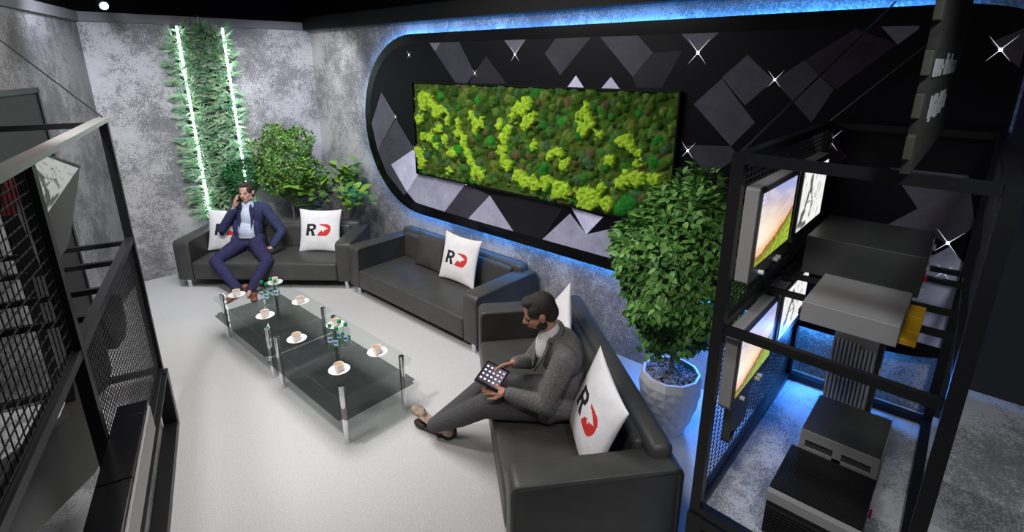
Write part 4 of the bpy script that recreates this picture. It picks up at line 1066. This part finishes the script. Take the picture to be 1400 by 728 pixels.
# tablet
tc = V((1.235, .005, .680)); ta = V((.427, .839, -.337)).normalized(); tn = V((.168, .293, .941)).normalized(); tb = tn.cross(ta).normalized()
hand(b, wrN, (-.42, -.90, .06), (.35, -.30, .9), .55, -1, 1.0)
hand(b, wrF, (.10, -.96, -.10), (-.55, -.15, .82), .50, 1, 1.0)
put(remesh('body', b, M_skin2, None, .0052, 2), MS3, per2)
tmp = thing('tmp', '', ''); face_bits(tmp, Mh2, M_hair); hr = hairmesh('hair', Mh2, M_hair, None)
for ch in children(tmp): put(ch, MS3, per2)
put(hr, MS3, per2); bpy.data.objects.remove(tmp)
bb = MB(); bb.ell((0, .045, -.075), (.046, .046, .030), M=Mh2); bb.ell((.048, .012, -.055), (.018, .036, .034), M=Mh2); bb.ell((-.048, .012, -.055), (.018, .036, .034), M=Mh2); bb.ell((0, .083, -.040), (.022, .010, .005), M=Mh2)
put(remesh('beard', bb, M_hair, None, .005, 2), MS3, per2)
sh = MB(); sh.cap(nk + V((0, -.015, -.035)), .074, nk + V((0, -.02, .022)), .061); sh.ell((1.22, .36, .86), (.08, .06, .12))
put(remesh('shirt', sh, M_white, None, .007, 2), MS3, per2)
j = MB(); j.ell((1.22, .485, .80), (.205, .145, .18)); j.ell((1.22, .50, .63), (.198, .150, .20)); j.ell((1.23, .475, .475), (.225, .175, .13)); j.ell((1.22, .46, .925), (.125, .085, .055)); j.cap((1.10, .38, .46), .08, (1.36, .36, .455), .085)
j.cap(nk + V((.04, .02, -.035)), .052, shN, .072); j.cap(nk + V((-.04, .02, -.035)), .052, shF, .072)
j.cap(shN, .084, shN.lerp(elN, .5), .077); j.cap(shN.lerp(elN, .5), .077, elN, .066); j.cap(elN, .066, wrN.lerp(elN, .12), .046); j.cap(shF, .076, elF, .058); j.cap(elF, .058, wrF.lerp(elF, .12), .043)
put(remesh('jacket', j, M_tweed, None, .0075, 3), MS3, per2)
m = MB(); m.ell(elN + V((.040, .012, -.018)), (.034, .058, .038), 20, rot=Matrix.Rotation(R(-25), 3, 'X'))
put(m.build('elbow_patch', M_patch), MS3, per2)
m = MB(); m.tube([nk + V((-.075, -.035, -.02)), nk + V((-.055, .03, .018)), nk + V((0, .058, .030)), nk + V((.055, .03, .018)), nk + V((.078, -.035, -.02))], .018)
put(remesh('jacket_collar', m, M_tweed, None, .006, 2), MS3, per2)
m = MB()
for q in (1, -1): m.prism([nk + V((q * .070, -.035, .0)), nk + V((q * .125, -.075, -.09)), nk + V((q * .085, -.125, -.20)), nk + V((q * .030, -.130, -.27)), nk + V((q * .045, -.095, -.12))], (0, -.010, .004))
put(m.build('lapel', M_tweed, None, False), MS3, per2)
tr = MB(); tr.ell((1.225, .40, .46), (.175, .14, .085))
for h_, k_, a_ in ((hN, kN, aN), (hF, kF, aF)): tr.cap(h_, .105, h_.lerp(k_, .5), .100); tr.cap(h_.lerp(k_, .5), .100, k_, .084); tr.cap(k_, .084, k_.lerp(a_, .5), .078); tr.cap(k_.lerp(a_, .5), .078, a_ + V((-.022, -.030, -.012)), .056)
put(remesh('trousers', tr, M_tweed_d, None, .0075, 3), MS3, per2)
put(shoe((.985, -.355, .085), (.785, -.565, .145), M_suede, w=.047), MS3, per2); put(shoe((.935, -.33, .004), (.775, -.55, .004), M_dshoe, w=.047), MS3, per2)
m = MB(); m.cyl(wrN + (wrN - elN).normalized() * -.004, wrN + (wrN - elN).normalized() * .008, .030, n=20); put(m.build('wristwatch', M_dshoe, None), MS3, per2)

# tablet in his hands
Mt = Matrix((ta, tb, tn)).transposed().to_4x4(); Mt.translation = tc; Mt = MS3 @ Mt
tab = thing('tablet', 'black tablet with rows of white icons held by the person in grey jacket', 'tablet', Mt.translation)
def pt(o): o.parent = tab; o.matrix_parent_inverse = Matrix.Translation(-tab.location); o.matrix_basis = Mt; return o
pt(MB().box((-.086, -.122, -.004), (.086, .122, .004), .004).build('tablet_body', mat('tablet_black', (.01, .01, .011), .3), None))
verts, faces, cols = [], [], []; n = 30
for jj in range(n + 1):
    for ii in range(n + 1):
        u, v = ii / n, jj / n; verts.append((-.075 + .15 * u, -.100 + .2 * v, .0046)); c = lerp((.03, .03, .05), (.20, .14, .20), min(1, max(0, u * .9 + .3 * noise.noise(V((u * 3, v * 3, 0)))))); cols.append(c)
for jj in range(n):
    for ii in range(n): a = jj * (n + 1) + ii; faces.append((a, a + 1, a + n + 2, a + n + 1))
sc = pt(pyd('screen', verts, faces, M_screen, None, False, cols=cols))
M_icon = mat('white_icon', (.8, .8, .8), .5, emit=(.9, .92, .95), es=.55); cI = [M_icon, mat('pink_icon', (.7, .3, .4), .5, emit=(.8, .35, .45), es=.7), mat('teal_icon', (.2, .6, .6), .5, emit=(.3, .7, .7), es=.7)]
for ix in range(5):
    for iy in range(4):
        x = -.060 + ix * .030; y = -.066 + iy * .044; mi = 0 if ix < 4 else 1 + iy % 2
        if ix == 2 and iy == 3: continue
        o = MB().box((x - .0075, y - .0085, .0047), (x + .0075, y + .0085, .0056), .0004).build('app_icon', cI[mi], None, False); pt(o); 
        o.parent = sc; o.matrix_parent_inverse = Matrix(); o.matrix_basis = Matrix()

# ------------------------------------------------------------------ lights
def area(name, loc, size, power, col=(1, 1, 1), target=None, sy=None, spread=None):
    l = bpy.data.lights.new(name, 'AREA'); l.energy = power; l.color = col; l.size = size
    if sy: l.shape = 'RECTANGLE'; l.size_y = sy
    if spread: l.spread = R(spread)
    o = bpy.data.objects.new(name, l); C.objects.link(o); o.location = loc
    if target is not None: o.rotation_euler = (V(target) - V(loc)).to_track_quat('-Z', 'Y').to_euler()
    return o
def spot(name, loc, target, power, col=(1, 1, 1), angle=60, blend=.6, rad=.08):
    l = bpy.data.lights.new(name, 'SPOT'); l.energy = power; l.color = col; l.spot_size = R(angle); l.spot_blend = blend; l.shadow_soft_size = rad
    o = bpy.data.objects.new(name, l); C.objects.link(o); o.location = loc; o.rotation_euler = (V(target) - V(loc)).to_track_quat('-Z', 'Y').to_euler(); return o
area('ceiling_softbox', (1.7, 3.9, 3.58), 1.6, 125, (1, .98, .97), (1.7, 3.9, 0), 2.6)
spot('ceiling_spot', (.2, 3.2, 3.5), (1.9, 4.2, .3), 260, (1, .985, .97), 75, .8, .12)
spot('ceiling_spot', (1.2, 4.9, 3.5), (2.2, 7.2, 1.0), 200, (.92, .95, 1), 80, .8, .15)
spot('wall_spot', (1.15, 6.1, 3.5), (1.2, 7.6, 1.9), 80, (.78, .82, 1), 100, .9, .1)
spot('wall_spot', (2.9, 6.0, 3.5), (3.6, 7.2, 1.9), 180, (.95, .96, 1), 90, .9, .1)
spot('near_spot', (.4, .6, 3.5), (2.2, 1.7, .4), 120, (1, .98, .96), 80, .8, .15)
spot('rack_spot', (1.3, -.5, 3.5), (3.0, .3, .8), 130, (.9, .93, 1), 70, .8, .15)
spot('red_spot', (-.5, 3.2, 3.3), (.35, 3.2, 2.35), 22, (1, .05, .05), 60, .7, .1)
spot('red_spot', (2.9, -1.8, 3.2), (3.9, .0, 2.2), 14, (1, .03, .04), 30, .8, .1)
spot('added_blue_fill', (3.86, .60, .80), (3.0, .3, .45), 30, (.05, .25, 1), 150, .8, .05)  # added blue fill over the platform, extra to the LED strip
spot('added_blue_fill', (3.86, 1.35, .80), (3.3, 1.35, .2), 60, (.05, .25, 1), 150, .8, .05)  # added blue fill to brighten the floor by the ficus; no lamp there

for (x, y, lab) in ((1.46, 7.02, 'black hanging spotlight with bright lens at the top of the back wall'),):
    t = thing('ceiling_spotlight', lab, 'lamp', (x, y, 3.62)); a = V((x, y, 3.60)); h = V((x, y, 3.33)); d = V((.1, -.75, -.65)).normalized()
    part(MB().box((x - .03, y - .03, 3.60), (x + .03, y + .03, 3.619)), 'base_plate', M_frame, t); part(MB().cyl((x, y, 3.60), (x, y, 3.35), .008, n=10), 'stem', M_frame, t, True)
    part(MB().cyl(h - d * .02, h + d * .12, .038, .048, 20), 'lamp_housing', M_frame, t, True)
    part(MB().ell(h + d * .122, (.036, .036, .036), 16), 'lens', mat('lamp_lens', (1, 1, 1), .3, emit=(.85, .95, 1), es=25), t, True)
w = bpy.data.worlds.new('World'); bpy.context.scene.world = w; w.use_nodes = True
w.node_tree.nodes['Background'].inputs[0].default_value = (.55, .58, .65, 1); w.node_tree.nodes['Background'].inputs[1].default_value = .14

# ------------------------------------------------------------------ camera
f_, cx_, cy_, hy = 710.0, 706.0, 300.0, 85.0
th = math.atan2(cy_ - hy, f_); AZ = pi / 2 - math.atan2(836, math.hypot(f_, cy_ - hy))
fw = V((cos(th) * cos(AZ), cos(th) * sin(AZ), -sin(th)))
cd = bpy.data.cameras.new('camera'); cam = bpy.data.objects.new('camera', cd); C.objects.link(cam)
cam.location = (0, 0, 2.7); cam.rotation_euler = fw.to_track_quat('-Z', 'Y').to_euler()
cd.sensor_width = 36; cd.lens = f_ / 1400 * 36; cd.shift_x = (700 - cx_) / 1400; cd.shift_y = (cy_ - 364) / 1400; cd.clip_start = .05
bpy.context.scene.camera = cam
sc_ = bpy.context.scene
sc_.view_settings.view_transform = 'Standard'; sc_.view_settings.look = 'None'; sc_.view_settings.gamma = 1; sc_.view_settings.use_curve_mapping = False; sc_.view_settings.exposure = 0.0

sc_.cycles.transparent_max_bounces = 24
